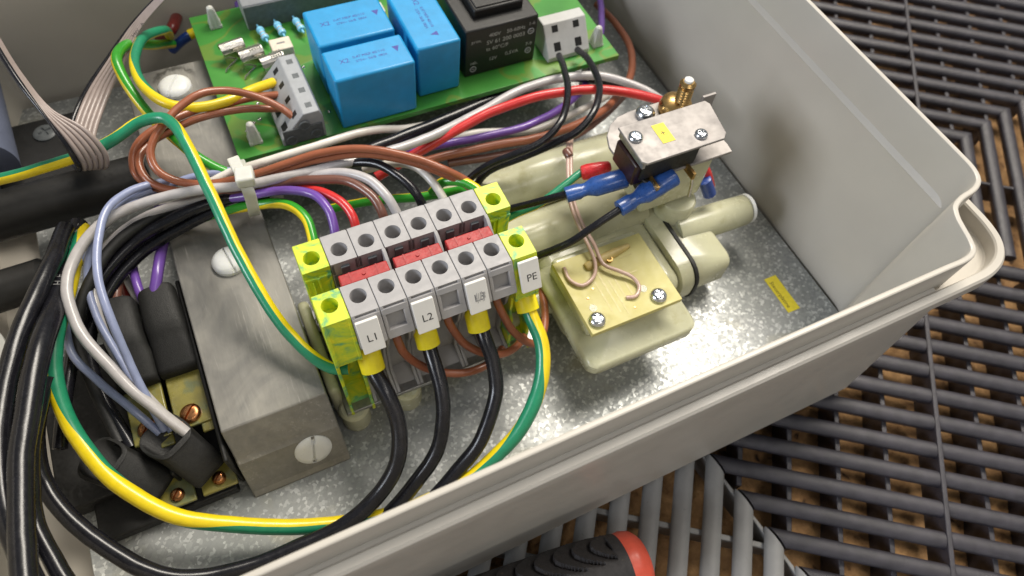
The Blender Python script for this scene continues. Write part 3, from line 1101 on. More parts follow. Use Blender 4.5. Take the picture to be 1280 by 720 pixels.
def capbody(x0, x1, y0, y1, zt, horiz, prints):
    m = MB()
    m.rings([[(x0 + .2, y0 + .2, 25.02), (x1 - .2, y0 + .2, 25.02), (x1 - .2, y1 - .2, 25.02), (x0 + .2, y1 - .2, 25.02)],
             [(x0, y0, zt), (x1, y0, zt), (x1, y1, zt), (x0, y1, zt)]])
    o = m.build('capacitor', M['cap_blue'], pcb, bevel=.7, seg=3)
    cx, cy = (x0 + x1) / 2, (y0 + y1) / 2
    zz = zt + .02
    if horiz:
        text('X2', (cx - 6.2, cy + .5, zz), (1, 0, 0), (0, 1, 0), 2.2, M['ink_purple'], o, ext=.01)
        text('0,47 MKP 40/110', (cx + .6, cy + 1.1, zz), (1, 0, 0), (0, 1, 0), 1.25, M['ink_purple'], o, ext=.01)
        text('275V~ 56/B  0824', (cx + .8, cy - .5, zz), (1, 0, 0), (0, 1, 0), 1.15, M['ink_purple'], o, ext=.01)
        m = MB(); a = m.add([(cx + 7.0, cy + 1.6, zz), (cx + 9.0, cy + 1.6, zz), (cx + 8.0, cy - .6, zz), (cx + 8, cy + .2, zz - .01)])
        m.face((a, a + 1, a + 2)); m.build('emblem', M['ink_purple'], o, flat=True)
    else:
        text('X2', (cx + .3, cy + 6.4, zz), (0, -1, 0), (1, 0, 0), 2.2, M['ink_purple'], o, ext=.01)
        text('0,47 MKP 40/110', (cx + 1.0, cy - .4, zz), (0, -1, 0), (1, 0, 0), 1.25, M['ink_purple'], o, ext=.01)
        text('275V~ 56/B  0824', (cx - .6, cy - .6, zz), (0, -1, 0), (1, 0, 0), 1.15, M['ink_purple'], o, ext=.01)
        m = MB(); a = m.add([(cx + 1.4, cy - 6.6, zz), (cx + 1.4, cy - 8.4, zz), (cx - .8, cy - 7.5, zz)])
        m.face((a, a + 1, a + 2)); m.build('emblem', M['ink_purple'], o, flat=True)
    return o


c = capbody(25.3, 47.2, 136.7, 148.4, 42.2, True, 0); c['label'] = 'front blue block capacitor'
c = capbody(25.4, 46.6, 150.4, 165.4, 42.2, True, 0); c['label'] = 'rear blue block capacitor'
c = capbody(49.0, 61.8, 140.6, 164.5, 42.2, False, 0); c['label'] = 'blue block capacitor turned lengthwise'

# transformer
m = MB()
m.box(64.4, 87.0, 143.6, 166, 25.05, 41.2)
m.box(68.8, 84.0, 148.0, 166, 41.0, 43.8)
tr_ = m.build('transformer', M['tr_black'], pcb, bevel=.5, seg=2)
m = MB(); m.box(69.6, 83.2, 148.8, 165, 43.7, 44.2); m.build('top_plate', M['tr_black'], tr_, bevel=.2)
yy = 143.55
X_, Zd = (1, 0, 0), (0, 0, 1)
for s_, x, z, sz in (('prim.', 67.8, 37.2, 1.5), ('400V', 73.4, 38.2, 1.7), ('50-60Hz', 80.0, 38.2, 1.7), ('1-6', 85.0, 38.8, 1.6),
                     ('SV 61 200 0003', 77.0, 35.8, 1.9), ('ta 60°C/F', 74.4, 33.5, 1.8), ('sek.', 67.2, 29.8, 1.5), ('12V', 73.2, 29.8, 1.6),
                     ('0,5VA', 79.2, 30.3, 1.7), ('7-9', 84.6, 31.8, 1.6)):
    text(s_, (x, yy, z), X_, Zd, sz, M['ink_white'], tr_, ext=.01)
for x, z in ((84.9, 36.2), (84.6, 29.4), (67.0, 27.6)):
    m = MB()
    pts = [(x + .9 * math.cos(2 * math.pi * k / 20), yy, z + .9 * math.sin(2 * math.pi * k / 20)) for k in range(21)]
    m.tube(pts, .12, 6)
    m.box(x - .45, x + .45, yy - .02, yy + .02, z - .12, z + .12)
    m.build('emblem', M['ink_white'], tr_)


def push_connector(x0, y0, x1, y1, along, poles, mat, matd, flip=1, z=25.05, zt=34.0, slim=None):
    """spring terminal with a sloping face; poles in a row; flip = which side slopes"""
    if along == 'y':
        w = x1 - x0
        prof = [(x0, z), (x0, z + 2.2), (x0 + w * .58, zt), (x0 + w * .94, zt), (x1, zt - 2.4), (x1, z)]
        m = MB(); m.prism(prof, 'y', y0, y1)
        o = m.build('spring_connector', mat, pcb, bevel=.25)
        d = Vector((w * .58, 0, zt - z - 2.2)).normalized()
        nrm = Vector((-d.z, 0, d.x))
        p0 = Vector((x0, 0, z + 2.2))
        L = math.hypot(w * .58, zt - z - 2.2)
        for k in range(poles):
            yc = y0 + (y1 - y0) * (k + .5) / poles
            for a0, a1, hw in ((.14, .36, 1.25), (.62, .82, .85)):
                m = MB()
                c = []
                for dd in (-.35, .03):
                    for a, b in ((a0, -hw), (a1, -hw), (a1, hw), (a0, hw)):
                        c.append(p0 + d * (a * L) + Vector((0, yc + b, 0)) + nrm * dd)
                q = m.add(c)
                for f in ((4, 5, 6, 7), (0, 1, 5, 4), (1, 2, 6, 5), (2, 3, 7, 6), (3, 0, 4, 7)):
                    m.face([q + z_ for z_ in f])
                m.build('opening', M['mould_black'], o)
            m = MB(); m.box(x0 + w * .70, x0 + w * .84, yc - .9, yc + .9, zt - .4, zt + .03); m.build('slot', M['conn_dark'], o)
        return o
    w = y1 - y0
    prof = [(y0, z), (y0, z + 1.6), (y0 + w * .60, zt), (y1, zt), (y1, z)]
    m = MB(); m.prism(prof, 'x', x0, x1)
    o = m.build('spring_connector', mat, pcb, bevel=.25)
    d = Vector((0, w * .60, zt - z - 1.6)).normalized()
    nrm = Vector((0, -d.z, d.y))
    p0 = Vector((0, y0, z + 1.6))
    L = math.hypot(w * .6, zt - z - 1.6)
    for k in range(poles):
        xc = x0 + (x1 - x0) * (k + .5) / poles
        for a0, a1, hw in ((.16, .42, 1.1), (.72, .92, 1.0)):
            m = MB()
            c = []
            for dd in (-.35, .03):
                for a, b in ((a0, -hw), (a1, -hw), (a1, hw), (a0, hw)):
                    c.append(p0 + d * (a * L) + Vector((xc + b, 0, 0)) + nrm * dd)
            q = m.add(c)
            for f in ((4, 5, 6, 7), (0, 1, 5, 4), (1, 2, 6, 5), (2, 3, 7, 6), (3, 0, 4, 7)):
                m.face([q + z_ for z_ in f])
            m.build('opening', M['mould_black'], o)
    return o


cn = push_connector(9.0, 133.6 + 3.0, 20.8, 159.5, 'y', 4, M['conn_grey'], None, zt=34.5)
cn['label'] = 'grey four pole spring connector at the left edge of the board'
m = MB()
m.box(9.6, 20.2, 136.2, 136.7, 25.4, 30.5)
m.build('end_plate', M['conn_dark'], cn, bevel=.2)
for px_, pz_ in ((11.5, 27.0), (18.2, 27.2), (15.5, 31)):
    m = MB(); m.lathe([(1.5, 0), (1.5, .5), (1.0, .5), (1.0, .2)], (px_, 136.3, pz_), (0, -1, 0), 16); m.build('boss', M['conn_dark'], cn)
cn = push_connector(90.4, 140.6, 104.6, 150.0, 'x', 2, M['conn_white'], None, zt=34.6)
cn['label'] = 'white two pole spring connector near the right corner of the board'
# long grey connector at the back
m = MB()
m.prism([(184.6, 25.05), (184.6, 33.0), (186.6, 34.6), (195.8, 34.6), (195.8, 25.05)], 'x', 12.0, 46)
lc = m.build('terminal_strip', M['conn_grey'], pcb, bevel=.3)
m = MB(); m.box(12.2, 46, 184.3, 184.7, 25.1, 32.8); m.build('side_panel', M['conn_dark'], lc)
for k in range(5):
    m = MB(); m.box(15.2 + 6.3 * k, 16.6 + 6.3 * k, 188.0, 192.5, 34.0, 34.64); m.build('slot', M['mould_black'], lc)
# fuse clips
for (x, y), a, nb in (((5.6, 174.6), .15, 0), ((9.8, 170.0), .15, 5), ((14.6, 165.4), .15, 5)):
    m = MB()
    Rz = Matrix.Rotation(a, 3, 'Z')
    prof2 = []
    for k in range(9):
        t = math.pi * (-.15 + 1.3 * k / 8)
        prof2.append((math.cos(t) * 1.9, 3.6 + math.sin(t) * 1.9))
    for k in range(8):
        p, q = prof2[k], prof2[k + 1]
        c = [Rz @ Vector((xx, yy_, zz)) + Vector((x, y, 25.1)) for xx, (yy_, zz) in ((-3.4, p), (3.4, p), (3.4, q), (-3.4, q))]
        c2 = [Rz @ Vector((xx, yy_ * .88, 3.6 + (zz - 3.6) * .88)) + Vector((x, y, 25.1)) for xx, (yy_, zz) in ((-3.4, p), (3.4, p), (3.4, q), (-3.4, q))]
        b_ = m.add(c + c2)
        for f in ((0, 1, 2, 3), (7, 6, 5, 4), (0, 4, 5, 1), (1, 5, 6, 2), (2, 6, 7, 3), (3, 7, 4, 0)):
            m.face([b_ + z_ for z_ in f])
    m.box(-3.2, 3.2, -1.9, -1.6, 0, 3.4, Rz, (x, y, 25.1))
    m.box(-2.2, 2.2, 1.6, 1.9, 0, 3.4, Rz, (x, y, 25.1))
    fc = m.build('fuse_clip', M['clip'], pcb, ang=60)
    if nb:
        m = MB()
        for k in range(nb):
            m.box(-.2 + k * .7, .1 + k * .7, -.9, 1.0, 5.3, 5.75, Rz, (x, y, 25.1))
        m.build('ridge', M['clip'], fc)
    m = MB(); m.tube([Rz @ Vector(q_) + Vector((x, y, 25.1)) for q_ in ((-4.6, -4.6, .1), (-4.2, -4.4, .8), (-1.5, -3.0, 1.0), (0, -1.8, .9))], .22, 6)
    m.build('solder_leg', M['clip'], pcb)
# small relay chip and resistors
m = MB(); m.box(15.6, 21.6, 168.2, 173.2, 26.0, 29.4); ic = m.build('optocoupler', M['cream'], pcb, bevel=.3)
for k in range(4):
    m = MB(); m.box(16.3 + k * 1.5, 16.9 + k * 1.5, 167.5, 168.3, 25.1, 27.2); m.build('pin', M['clip'], ic)
m = MB(); m.box(17.5, 19.8, 170.6, 171.2, 29.35, 29.43); m.build('print', M['ink_soft'], ic)
for x, y in ((15.2, 179.3), (20.4, 179.8), (26.0, 179.6)):
    m = MB()
    m.lathe([(.3, -4.3), (.3, -2.6), (.9, -2.5), (1.15, -2.0), (1.15, -1.3), (.85, -.9), (.85, .9), (1.15, 1.3), (1.15, 2.0), (.9, 2.5), (.3, 2.6), (.3, 4.0)], (x, y, 27), (.12, -1, 0), 14)
    r_ = m.build('resistor', M['resist'], pcb)
    m = MB()
    m.lathe([(.9, -.2), (.9, .2)], (x, y, 27), (.12, -1, 0), 14); m.lathe([(1.18, 1.4), (1.18, 1.8)], (x, y, 27), (.12, -1, 0), 14)
    m.build('band', M['ink_white'], r_)
for x, y in ((47.9, 160.0), (48.4, 168.0)):
    m = MB(); m.box(x - .7, x + .7, y - 2.2, y + 2.2, 25.05, 36); m.build('component_leg', M['nylon_clear'], pcb, bevel=.3)
# solder dots
for k in range(26):
    x, y = random.uniform(0, 24), random.uniform(139, 168)
    if 8 < x < 22:
        continue
    m = MB(); m.lathe([(.55, 0), (.4, .25), (.1, .4)], (x, y, 25.0), (0, 0, 1), 8); m.build('solder_joint', M['clip'], pcb)

# ------------------------------------------------------------------ the nylon valve body at the right
vb = thing('valve_body', 'pale green translucent nylon valve body with tubes lying on the plate', 'valve', (80, 85, 0))
m = MB(); m.lathe([(5.6, 0), (6.4, .4), (6.4, 20), (7.4, 22), (7.4, 60), (6.6, 61)], (44, 108, 15), (1, 0, 0), 32); m.build('upper_tube', M['nylon_green'], vb, ang=60)
m = MB(); m.lathe([(6, 0), (7.6, .5), (7.6, 44), (7.0, 44.6)], (50.5, 90.5, 14), (1, 0, 0), 36); m.build('lower_tube', M['nylon_green'], vb, ang=60)
m = MB(); m.lathe([(3.6, 0), (3.8, .4), (3.8, 20)], (46, 73.6, 11), (1, 0, 0), 28); m.build('inlet_tube', M['nylon_green'], vb, ang=60)
m = MB(); m.box(59, 94, 62, 97, 3.5, 16); m.build('body_block', M['nylon_green'], vb, bevel=4.0, seg=5)
m = MB(); m.box(58.0, 93.5, 97, 118, 2, 11); m.build('rear_block', M['nylon_green'], vb, bevel=2.5, seg=4)


def rbox(x0, x1, y0, y1, r, z0, z1, cham=.8):
    p = []
    for cx, cy, a0 in ((x1 - r, y0 + r, -90), (x1 - r, y1 - r, 0), (x0 + r, y1 - r, 90), (x0 + r, y0 + r, 180)):
        for k in range(7):
            a = math.radians(a0 + 15 * k)
            p.append((cx + r * math.cos(a), cy + r * math.sin(a)))
    cx, cy = (x0 + x1) / 2, (y0 + y1) / 2
    def sc(d, z):
        return [(cx + (x - cx) * (1 - d / (x1 - x0) * 2), cy + (y - cy) * (1 - d / (y1 - y0) * 2), z) for x, y in p]
    m_ = MB(); m_.rings([sc(cham, z0), sc(0, z0 + cham), sc(0, z1 - cham), sc(cham, z1)])
    return m_


m = rbox(57.0, 88.5, 48.6, 80, 3.2, 13.2, 17.6, .7); m.build('base_flange', M['nylon_green'], vb, ang=50)
m = MB(); m.box(60, 84.5, 57, 78, 17.5, 23.6); m.build('board_seat', M['nylon_green'], vb, bevel=1.0, seg=3)
# black seal between body and end cap
m = rbox(0, 1, 0, 1, .3, 0, 1, .1)


def rr_ring(xp, y0, y1, z0, z1, r, grow=0):
    p = []
    y0 -= grow; y1 += grow; z0 -= grow; z1 += grow
    for cy, cz, a0 in ((y1 - r, z0 + r, -90), (y1 - r, z1 - r, 0), (y0 + r, z1 - r, 90), (y0 + r, z0 + r, 180)):
        for k in range(7):
            a = math.radians(a0 + 15 * k)
            p.append((xp, cy + r * math.cos(a), cz + r * math.sin(a)))
    return p


m = MB(); m.rings([rr_ring(93.0, 62, 93, 2.5, 16.6, 6.0), rr_ring(93.3, 62, 93, 2.5, 16.6, 6.0, .4), rr_ring(97.2, 62, 93, 2.5, 16.6, 6.0, .4), rr_ring(97.5, 62, 93, 2.5, 16.6, 6.0)]); m.build('flange', M['nylon_green'], vb, ang=50)
m = MB(); m.rings([rr_ring(97.4, 62, 93, 2.5, 16.6, 6.0, .7), rr_ring(98.4, 62, 93, 2.5, 16.6, 6.0, .7)]); m.build('seal', M['black_rubber'], vb, ang=50)
m = MB(); m.rings([rr_ring(98.3, 62.5, 92.5, 3, 16.2, 6), rr_ring(101.0, 62.5, 92.5, 3, 16.2, 6, .2), rr_ring(109.0, 62.8, 80, 4, 15.6, 3), rr_ring(110, 63.6, 79, 5, 14.8, 2.5)]); m.build('end_cap', M['nylon_green'], vb, ang=50)
m = MB(); m.lathe([(4.7, 0), (4.6, 18), (4.4, 24), (3.6, 24.6)], (100, 78, 14), (1, -.03, -.03), 32); m.build('outlet_tube', M['nylon_green'], vb, ang=60)
m = MB(); m.lathe([(4.35, 0), (4.35, 1.0), (3.9, 1.2)], (124.6, 77.4, 13.3), (1, -.03, -.03), 32); m.build('tube_cap', M['nylon_white'], vb, ang=60)
m = MB(); m.lathe([(5.4, 0), (5.4, 13), (4.9, 13.6)], (102, 83.5, 9), (0, 0, 1), 32)
m.build('boss', M['nylon_green'], vb, ang=50)
m = MB(); m.lathe([(.8, 0), (.8, .1)], (102.4, 83.7, 22.58), (0, 0, 1), 16); m.build('pin_hole', M['mould_black'], vb)
slot_screw('cap_screw', vb, (108.9, 66.2, 13.2), (.6, -.4, .7), .3, 1.3, .8, .2, M['screw'])
slot_screw('side_screw', vb, (50.2, 72.0, 16.5), (.2, -.4, .8), .3, 1.5, 1.2, .2, M['screw'])

yb = thing('sensor_board', 'small square yellow bare circuit board screwed to the valve body', 'circuit board', (71.5, 65, 23.6))
m = MB(); m.box(58.9, 84.2, 54.3, 75.6, 23.7, 25.3); m.build('board', M['pcb_yellow'], yb, bevel=.12)
for x, y, r0 in ((61.6, 57.2, .4), (78.9, 57.2, .9)):
    slot_screw('screw', yb, (x, y, 25.3), (0, 0, 1), r0, 2.05, 1.5, .3, M['screw'], cross=True, depth=.7)
for x, y in ((62.4, 60.6), (76.6, 60.6)):
    m = MB(); m.lathe([(1.0, 0), (1.0, .05)], (x, y, 25.3), (0, 0, 1), 20); m.build('mounting_hole', M['brass_plate'], yb)
m = MB()
for k, (x0, x1, y0, y1) in enumerate(((68, 68.35, 57, 69), (68, 71.5, 68.7, 69), (71.2, 71.5, 60, 69), (66.2, 66.5, 58, 67), (63, 66.5, 66.7, 67), (73.2, 73.5, 59, 66), (73.2, 78, 65.7, 66), (69.6, 69.9, 56, 66), (75.5, 79, 70.5, 70.8))):
    m.box(x0, x1, y0, y1, 25.28, 25.34 + .002 * k)
m.build('track', M['pcb_track'], yb)
m = MB(); m.lathe([(.9, 0), (1.2, .6), (1.25, 9), (.7, 13.6)], (66, 71.4, 25.5), (1, .12, 0), 16); m.build('reed_switch', plastic('tan_resin', (0.47, 0.36, 0.13), 0.45, .15, 0.02), yb, ang=60)
m = MB(); m.lathe([(.9, 0), (.95, .9), (.5, .9), (.5, .3)], (72.7, 71.2, 25.3), (0, 0, 1), 16); m.build('eyelet', M['brass'], yb)
for x, y in ((62.5, 63.5), (79.2, 72.8), (64.9, 65.4), (72.0, 56.8), (73.8, 67.2)):
    m = MB(); m.lathe([(.35, 0), (.3, .15)], (x, y, 25.3), (0, 0, 1), 10); m.build('solder_joint', M['copper'], yb)

# ------------------------------------------------------------------ micro switch with its sheet steel holder
ms = thing('micro_switch', 'black micro switch clamped between two bright sheet steel plates above the valve', 'switch', (94, 88, 25))
pl_ = [(109.5, 79.5), (109.8, 82), (108.0, 101.2), (92, 101.0)]
for k in range(1, 9):
    a = math.radians(90 + 20 * k)
    pl_.append((91.5 + 10.8 * math.cos(a), 90.4 + 10.6 * math.sin(a)))
pl_.append((92, 79.6))
m = MB(); m.prism(pl_[::-1], 'z', 41.2, 42.0); m.build('lower_plate', M['sheet'], ms, bevel=.15)
m = MB(); m.prism([(80.6, 79.6), (81.6, 78.6), (103.2, 78.6), (104.6, 80), (106.3, 89.6), (105.6, 91), (80.8, 91.0)], 'z', 49.4, 50.1)
m.build('upper_plate', M['sheet'], ms, bevel=.15)
m = MB(); m.box(81.2, 82.0, 79.4, 90.4, 47.4, 49.3); m.build('plate_side', M['rail'], ms)
m = MB(); m.box(82.2, 98, 79.8, 91, 42.1, 49.3); m.build('switch_body', M['mould_black'], ms, bevel=.4)
m = MB(); m.box(80.6, 84, 80.5, 90, 40.0, 47.0); m.build('lower_body', plastic('deep_red_moulding', (0.025, 0.008, 0.007), 0.35, .3, .1), ms, bevel=.6)
m = MB(); m.lathe([(4.6, 0), (4.6, 5)], (88.0, 81.6, 36.5), (0, 0, 1), 28); m.build('plunger', M['mould_black'], ms, bevel=.3)
m = MB(); m.box(88, 107, 81.5, 93, 24, 41.1); m.build('nylon_carrier', M['nylon_green'], ms, bevel=1.0)
m = MB(); m.prism([(99.6, 86), (105.0, 86), (105.0, 90), (99.6, 90)], 'z', 42.1, 49.3); m.build('spacer', M['sheet'], ms, bevel=.2)
m = MB(); m.box(105.6, 109.4, 91.6, 92.2, 45, 50.5); m.build('lever_tab', M['sheet'], ms)
slot_screw('screw', ms, (83.0, 86.6, 50.1), (0, 0, 1), .35, 1.75, 1.1, .2, M['screw'])
slot_screw('screw', ms, (98.3, 81.6, 50.1), (0, 0, 1), 1.2, 1.6, 1.1, .2, M['screw'], cross=True)
slot_screw('screw', ms, (94.9, 98.4, 42.0), (0, 0, 1), .8, 2.5, 2.0, .28, M['screw'], cross=True, depth=.6)
m = MB(); m.lathe([(4.2, 0), (4.4, 1.4), (3.8, 3.0), (2.0, 4.2)], (103.0, 97.0, 42.0), (0, 0, 1), 28); m.build('brass_nut', M['brass'], ms)
m = MB()
pr = [(1.5, 0)]
for k in range(9):
    pr += [(2.0, .3 + k * .8), (1.6, .7 + k * .8)]
pr += [(2.0, 7.6), (2.1, 8.6), (1.4, 9.2)]
m.lathe(pr, (103.4, 95.8, 43.0), (.02, .06, 1), 20); m.build('threaded_stud', M['brass'], ms)
m = MB(); m.lathe([(1.15, 0), (1.15, .6), (.7, .9)], (103.6, 96.4, 52.2), (.02, .06, 1), 18); m.build('stud_cap', M['nylon_white'], ms)
m = MB(); m.box(86.6, 90.0, 84.3, 90.2, 50.12, 50.2, Matrix.Rotation(-.02, 3, 'Z')); lb = m.build('yellow_sticker', M['yellow_label'], ms)
text('+', (89.8, 85.5, 50.22), (0, -1, 0), (1, 0, 0), 2.6, M['ink_brown'], lb, ext=.01)
for x0, y0 in ((85.0, 79.2), (95.6, 79.4)):
    m = MB(); m.box(x0, x0 + .8, y0 - 3, y0 + 2, 40.5, 42.6); m.build('contact_blade', M['brass'], ms)
m = MB(); m.tube([(98.2, 79.4, 40), (98.0, 77.6, 36), (97.6, 76.6, 33)], .4, 8); m.build('spring_wire', M['clip'], ms)
# far-side wire stub with dark blue sleeve
# ------------------------------------------------------------------ left: black terminal unit with brass lugs
tu = thing('lug_terminal_unit', 'black terminal unit with yellow brass lugs and copper screws left of the steel bracket', 'terminal unit', (-42, 80, 0))
m = MB()
m.box(-64, -27.5, 69, 108, 0.2, 6.0)
m.box(-27.3, -26.2, 62, 112, 0.2, 16.5)
m.box(-39.4, -38.2, 66, 112, 5, 11.0)
m.box(-58, -28, 60.0, 70, 0.2, 3.4)
m.build('base', M['mould_black'], tu, bevel=.5)
for cx, oo, ee in ((-31.4, (-37.65, 73.62, 15.00), (-31.59, 64.07, 7.50)), (-40.6, (-51.44, 74.51, 13.50), (-42.29, 64.79, 6.50))):
    m = MB(); m.box(cx - 4.1, cx + 4.1, 74.6, 92, 11.8, 12.8); m.box(cx + 1, cx + 4.1, 72.4, 74.8, 11.5, 12.3); m.build('brass_lug', M['brass_plate'], tu, bevel=.3)
    slot_screw('lug_screw', tu, (cx - .4, 77.6, 12.8), (0, 0, 1), -.7, 2.3, 1.3, .26, M['copper'], depth=.5)
    m = MB(); m.box(cx - 3.6, cx + 4.2, 60.4, 69.5, 5.0, 5.9); m.build('brass_lug', M['brass_plate'], tu, bevel=.3)
    slot_screw('lug_screw', tu, (cx + .6, 63.0, 5.9), (0, 0, 1), -.7, 1.5, 1.3, .18, M['copper'], depth=.4)
    # upper sleeve
    m = MB()
    rr = []
    for y, w, h, z in ((88.0, 4.4, 1.5, 13.4), (89.2, 4.7, 2.4, 14.0), (95.5, 4.7, 2.7, 14.6), (97.0, 4.5, 3.3, 15.6), (100, 4.5, 3.5, 16.6), (108.5, 4.3, 3.4, 17.6), (109.4, 3.9, 3.0, 17.7)):
        rr.append([(cx + w * math.copysign(abs(math.cos(a)) ** .6, math.cos(a)), y, z + h * math.copysign(abs(math.sin(a)) ** .7, math.sin(a))) for a in [2 * math.pi * q / 28 for q in range(28)]])
    m.rings(rr); m.build('sleeve', M['boot'], tu, ang=60, wobble=.35)
    # lower sleeve, open end facing the incoming wires
    m = MB()
    oo, ee = Vector(oo), Vector(ee)
    ax_ = (ee - oo).normalized()
    lat = ax_.cross(Vector((0, 0, 1))).normalized()
    upn = lat.cross(ax_).normalized()
    rr = []
    for f, w_, h_ in ((1.0, 4.0, 1.0), (.93, 4.4, 1.6), (.55, 4.6, 2.4), (.2, 4.8, 3.0), (0.02, 5.0, 3.3), (0, 4.9, 3.2)):
        c_ = oo.lerp(ee, f)
        sh_ = 1.1 if f < .1 else 0.0
        rr.append([c_ + lat * (w_ * math.copysign(abs(math.cos(a)) ** .6, math.cos(a))) + (upn + ax_ * sh_) * (h_ * math.copysign(abs(math.sin(a)) ** .7, math.sin(a))) for a in [2 * math.pi * q / 28 for q in range(28)]])
    inner = []
    for rg, f in ((rr[-1], .88), (rr[-3], .84), (rr[-4], .5)):
        c_ = sum((Vector(p) for p in rg), Vector()) / len(rg)
        inner.append([c_ + (Vector(p) - c_) * f for p in rg])
    m.rings(rr + inner); m.build('sleeve', M['boot'], tu, ang=60, wobble=.25)

# large black hoses at the left
h1 = MB(); h1.lathe([(4, 0), (6.4, .6), (6.4, 62), (5.8, 62.6)], (-90, 150.5, 13.5), (1, 0, 0), 40)
tag(h1.build('hose', M['tube_black'], wobble=.2), 'thick black hose running behind the bracket from the left edge', 'hose', 'black hoses')
h2 = MB(); h2.lathe([(3, 0), (5.0, .6), (5.0, 28), (5.2, 30), (3.6, 31.5)], (-86, 126.0, 14), (1, .02, 0), 36)
tag(h2.build('hose', M['tube_black'], wobble=.5), 'shorter black hose ending in crumpled heat shrink at the left edge', 'hose', 'black hoses')
# clamp foot and screw behind the hose
cf = thing('clamp_plate', 'dark plate with a dull round screw behind the thick hose', 'plate', (-52, 180, 0))
m = MB(); m.box(-66, -42, 160, 190, 0.1, 7); m.build('foot', M['mould_black'], cf, bevel=1)
slot_screw('screw', cf, (-52.2, 183.4, 7), (0, 0, 1), .4, 3.2, .9, .3, M['conn_dark'], cross=True)
mo = MB(); mo.lathe([(12, 0), (14, 1), (14, 34), (13, 36), (10, 37)], (-72.0, 168, 14), (0.0, 0.7, .12), 40)
tag(mo.build('motor_housing', M['blue_grey']), 'blurred blue-grey round housing in the upper left corner', 'housing')
wd = MB(); wd.lathe([(7, 0), (8, .8), (8, 7), (7, 8)], (-78, 112, 12), (.6, 0, .5), 32)
tag(wd.build('cable_gland', M['panel_off']), 'pale round gland cap at the left edge below the black hose', 'cable gland')
wd = MB(); wd.box(-70, -54, 131, 136, .1, 9)
tag(wd.build('spacer_strip', M['panel_off'], bevel=.5), 'pale plastic strip between the two black hoses', 'strip')

# ------------------------------------------------------------------ wires
def hash_(t):
    return sum(ord(c) * (i + 1) for i, c in enumerate(t)) % 97


def wire(label, mat, pts, r, group=None, stripe=None, roll=None, n=14, name='wire', cat='wire', wob=0.0):
    m = MB()
    path = spline(pts)
    sd = hash_(label)
    path = [p + Vector(noise.noise_vector(p * .09 + Vector((sd, 0, 0)))) * .28 + Vector(noise.noise_vector(p * .35 + Vector((0, sd, 0)))) * .05 for p in path]
    m.tube(path, r, 24 if stripe else n, radii=[r * (1 + .025 * noise.noise(p * .3)) for p in path], stripe=stripe, roll=roll)
    mats = mat if isinstance(mat, (list, tuple)) else [mat]
    o = m.build(name, list(mats), ang=60, origin=pts[0], wobble=wob)
    return tag(o, label, cat, group)


def ferrule(o, p, d, r=2.7, L=6.3):
    m = MB(); m.lathe([(1.4, -.6), (1.9, 0), (2.0, .4), (r, 2.0), (r, L), (r - .35, L + .05), (1.8, L - 1.2)], p, d, 26, True, True)
    m.build('ferrule', M['ferrule'], o, ang=40)


GYL = [M['w_yellow'], M['w_green']]
GYB = [M['w_yellow'], M['w_lgreen']]
K = 'supply wires leaving the front of the terminal row'
w = wire('thick black wire with a yellow ferrule under tag L1', M['w_black'],
         [(9.58, 69.60, 27.00), (8.99, 65.06, 26.00), (9.76, 59.43, 24.00), (9.69, 52.98, 20.00), (7.20, 47.53, 16.00), (1.32, 43.56, 12.00), (-7.88, 40.85, 9.00), (-20.86, 40.31, 9.00), (-32.28, 41.11, 10.00), (-43.82, 44.69, 12.00), (-52.38, 53.67, 14.00), (-57.87, 62.65, 16.00), (-61.04, 72.47, 18.00), (-59.62, 81.65, 22.00), (-54.29, 91.27, 26.00)], 1.85, K)
ferrule(w, (9.16, 69.82, 31.00), Vector((8.93, 64.88, 26.00)) - Vector((9.16, 69.82, 31.00)))
w = wire('thick black wire with a yellow ferrule under tag L2', M['w_black'],
         [(23.24, 70.36, 27.00), (22.31, 64.68, 26.00), (21.63, 57.86, 23.00), (19.94, 51.94, 19.00), (16.22, 46.82, 14.00), (9.53, 43.12, 9.00), (0.06, 38.93, 6.00), (-12.33, 35.18, 6.00)], 1.75, K)
ferrule(w, (22.51, 70.62, 31.00), Vector((22.35, 65.75, 26.00)) - Vector((22.51, 70.62, 31.00)))
w = wire('thick black wire with a yellow ferrule under the smudged tag', M['w_black'],
         [(35.73, 69.64, 27.00), (34.97, 64.15, 26.00), (35.05, 58.57, 23.00), (33.33, 52.46, 19.00), (27.03, 45.57, 14.00), (18.80, 41.62, 9.00), (9.25, 37.72, 6.00), (0.49, 34.92, 6.00)], 1.75, K)
ferrule(w, (34.90, 69.88, 31.00), Vector((34.54, 65.01, 26.00)) - Vector((34.90, 69.88, 31.00)))
w = wire('thick green-yellow earth wire sweeping from the PE terminal round the front to the left', GYL,
         [(47.71, 69.64, 28.00), (47.17, 64.37, 27.00), (47.04, 57.40, 24.00), (43.98, 50.67, 20.00), (36.91, 44.01, 15.00), (27.43, 40.55, 10.00), (15.55, 38.60, 7.00), (0.36, 39.76, 6.00), (-14.80, 44.06, 7.00), (-28.67, 49.86, 9.00), (-39.77, 56.54, 12.00), (-47.97, 65.94, 16.00), (-52.56, 76.99, 20.00), (-53.58, 87.89, 24.00), (-51.74, 97.86, 27.00), (-47.61, 108.52, 28.00), (-44.42, 124.06, 24.00), (-43.70, 133.17, 20.00)], 1.75, None, stripe=11, roll=[(0, -20), (.08, 0), (.15, 100), (.21, 165), (.5, 185), (.60, 262), (.68, 330), (.78, 385), (.85, 440), (.91, 515), (1, 540)])
ferrule(w, (47.12, 70.34, 31.00), Vector((47.00, 64.90, 27.00)) - Vector((47.12, 70.34, 31.00)))

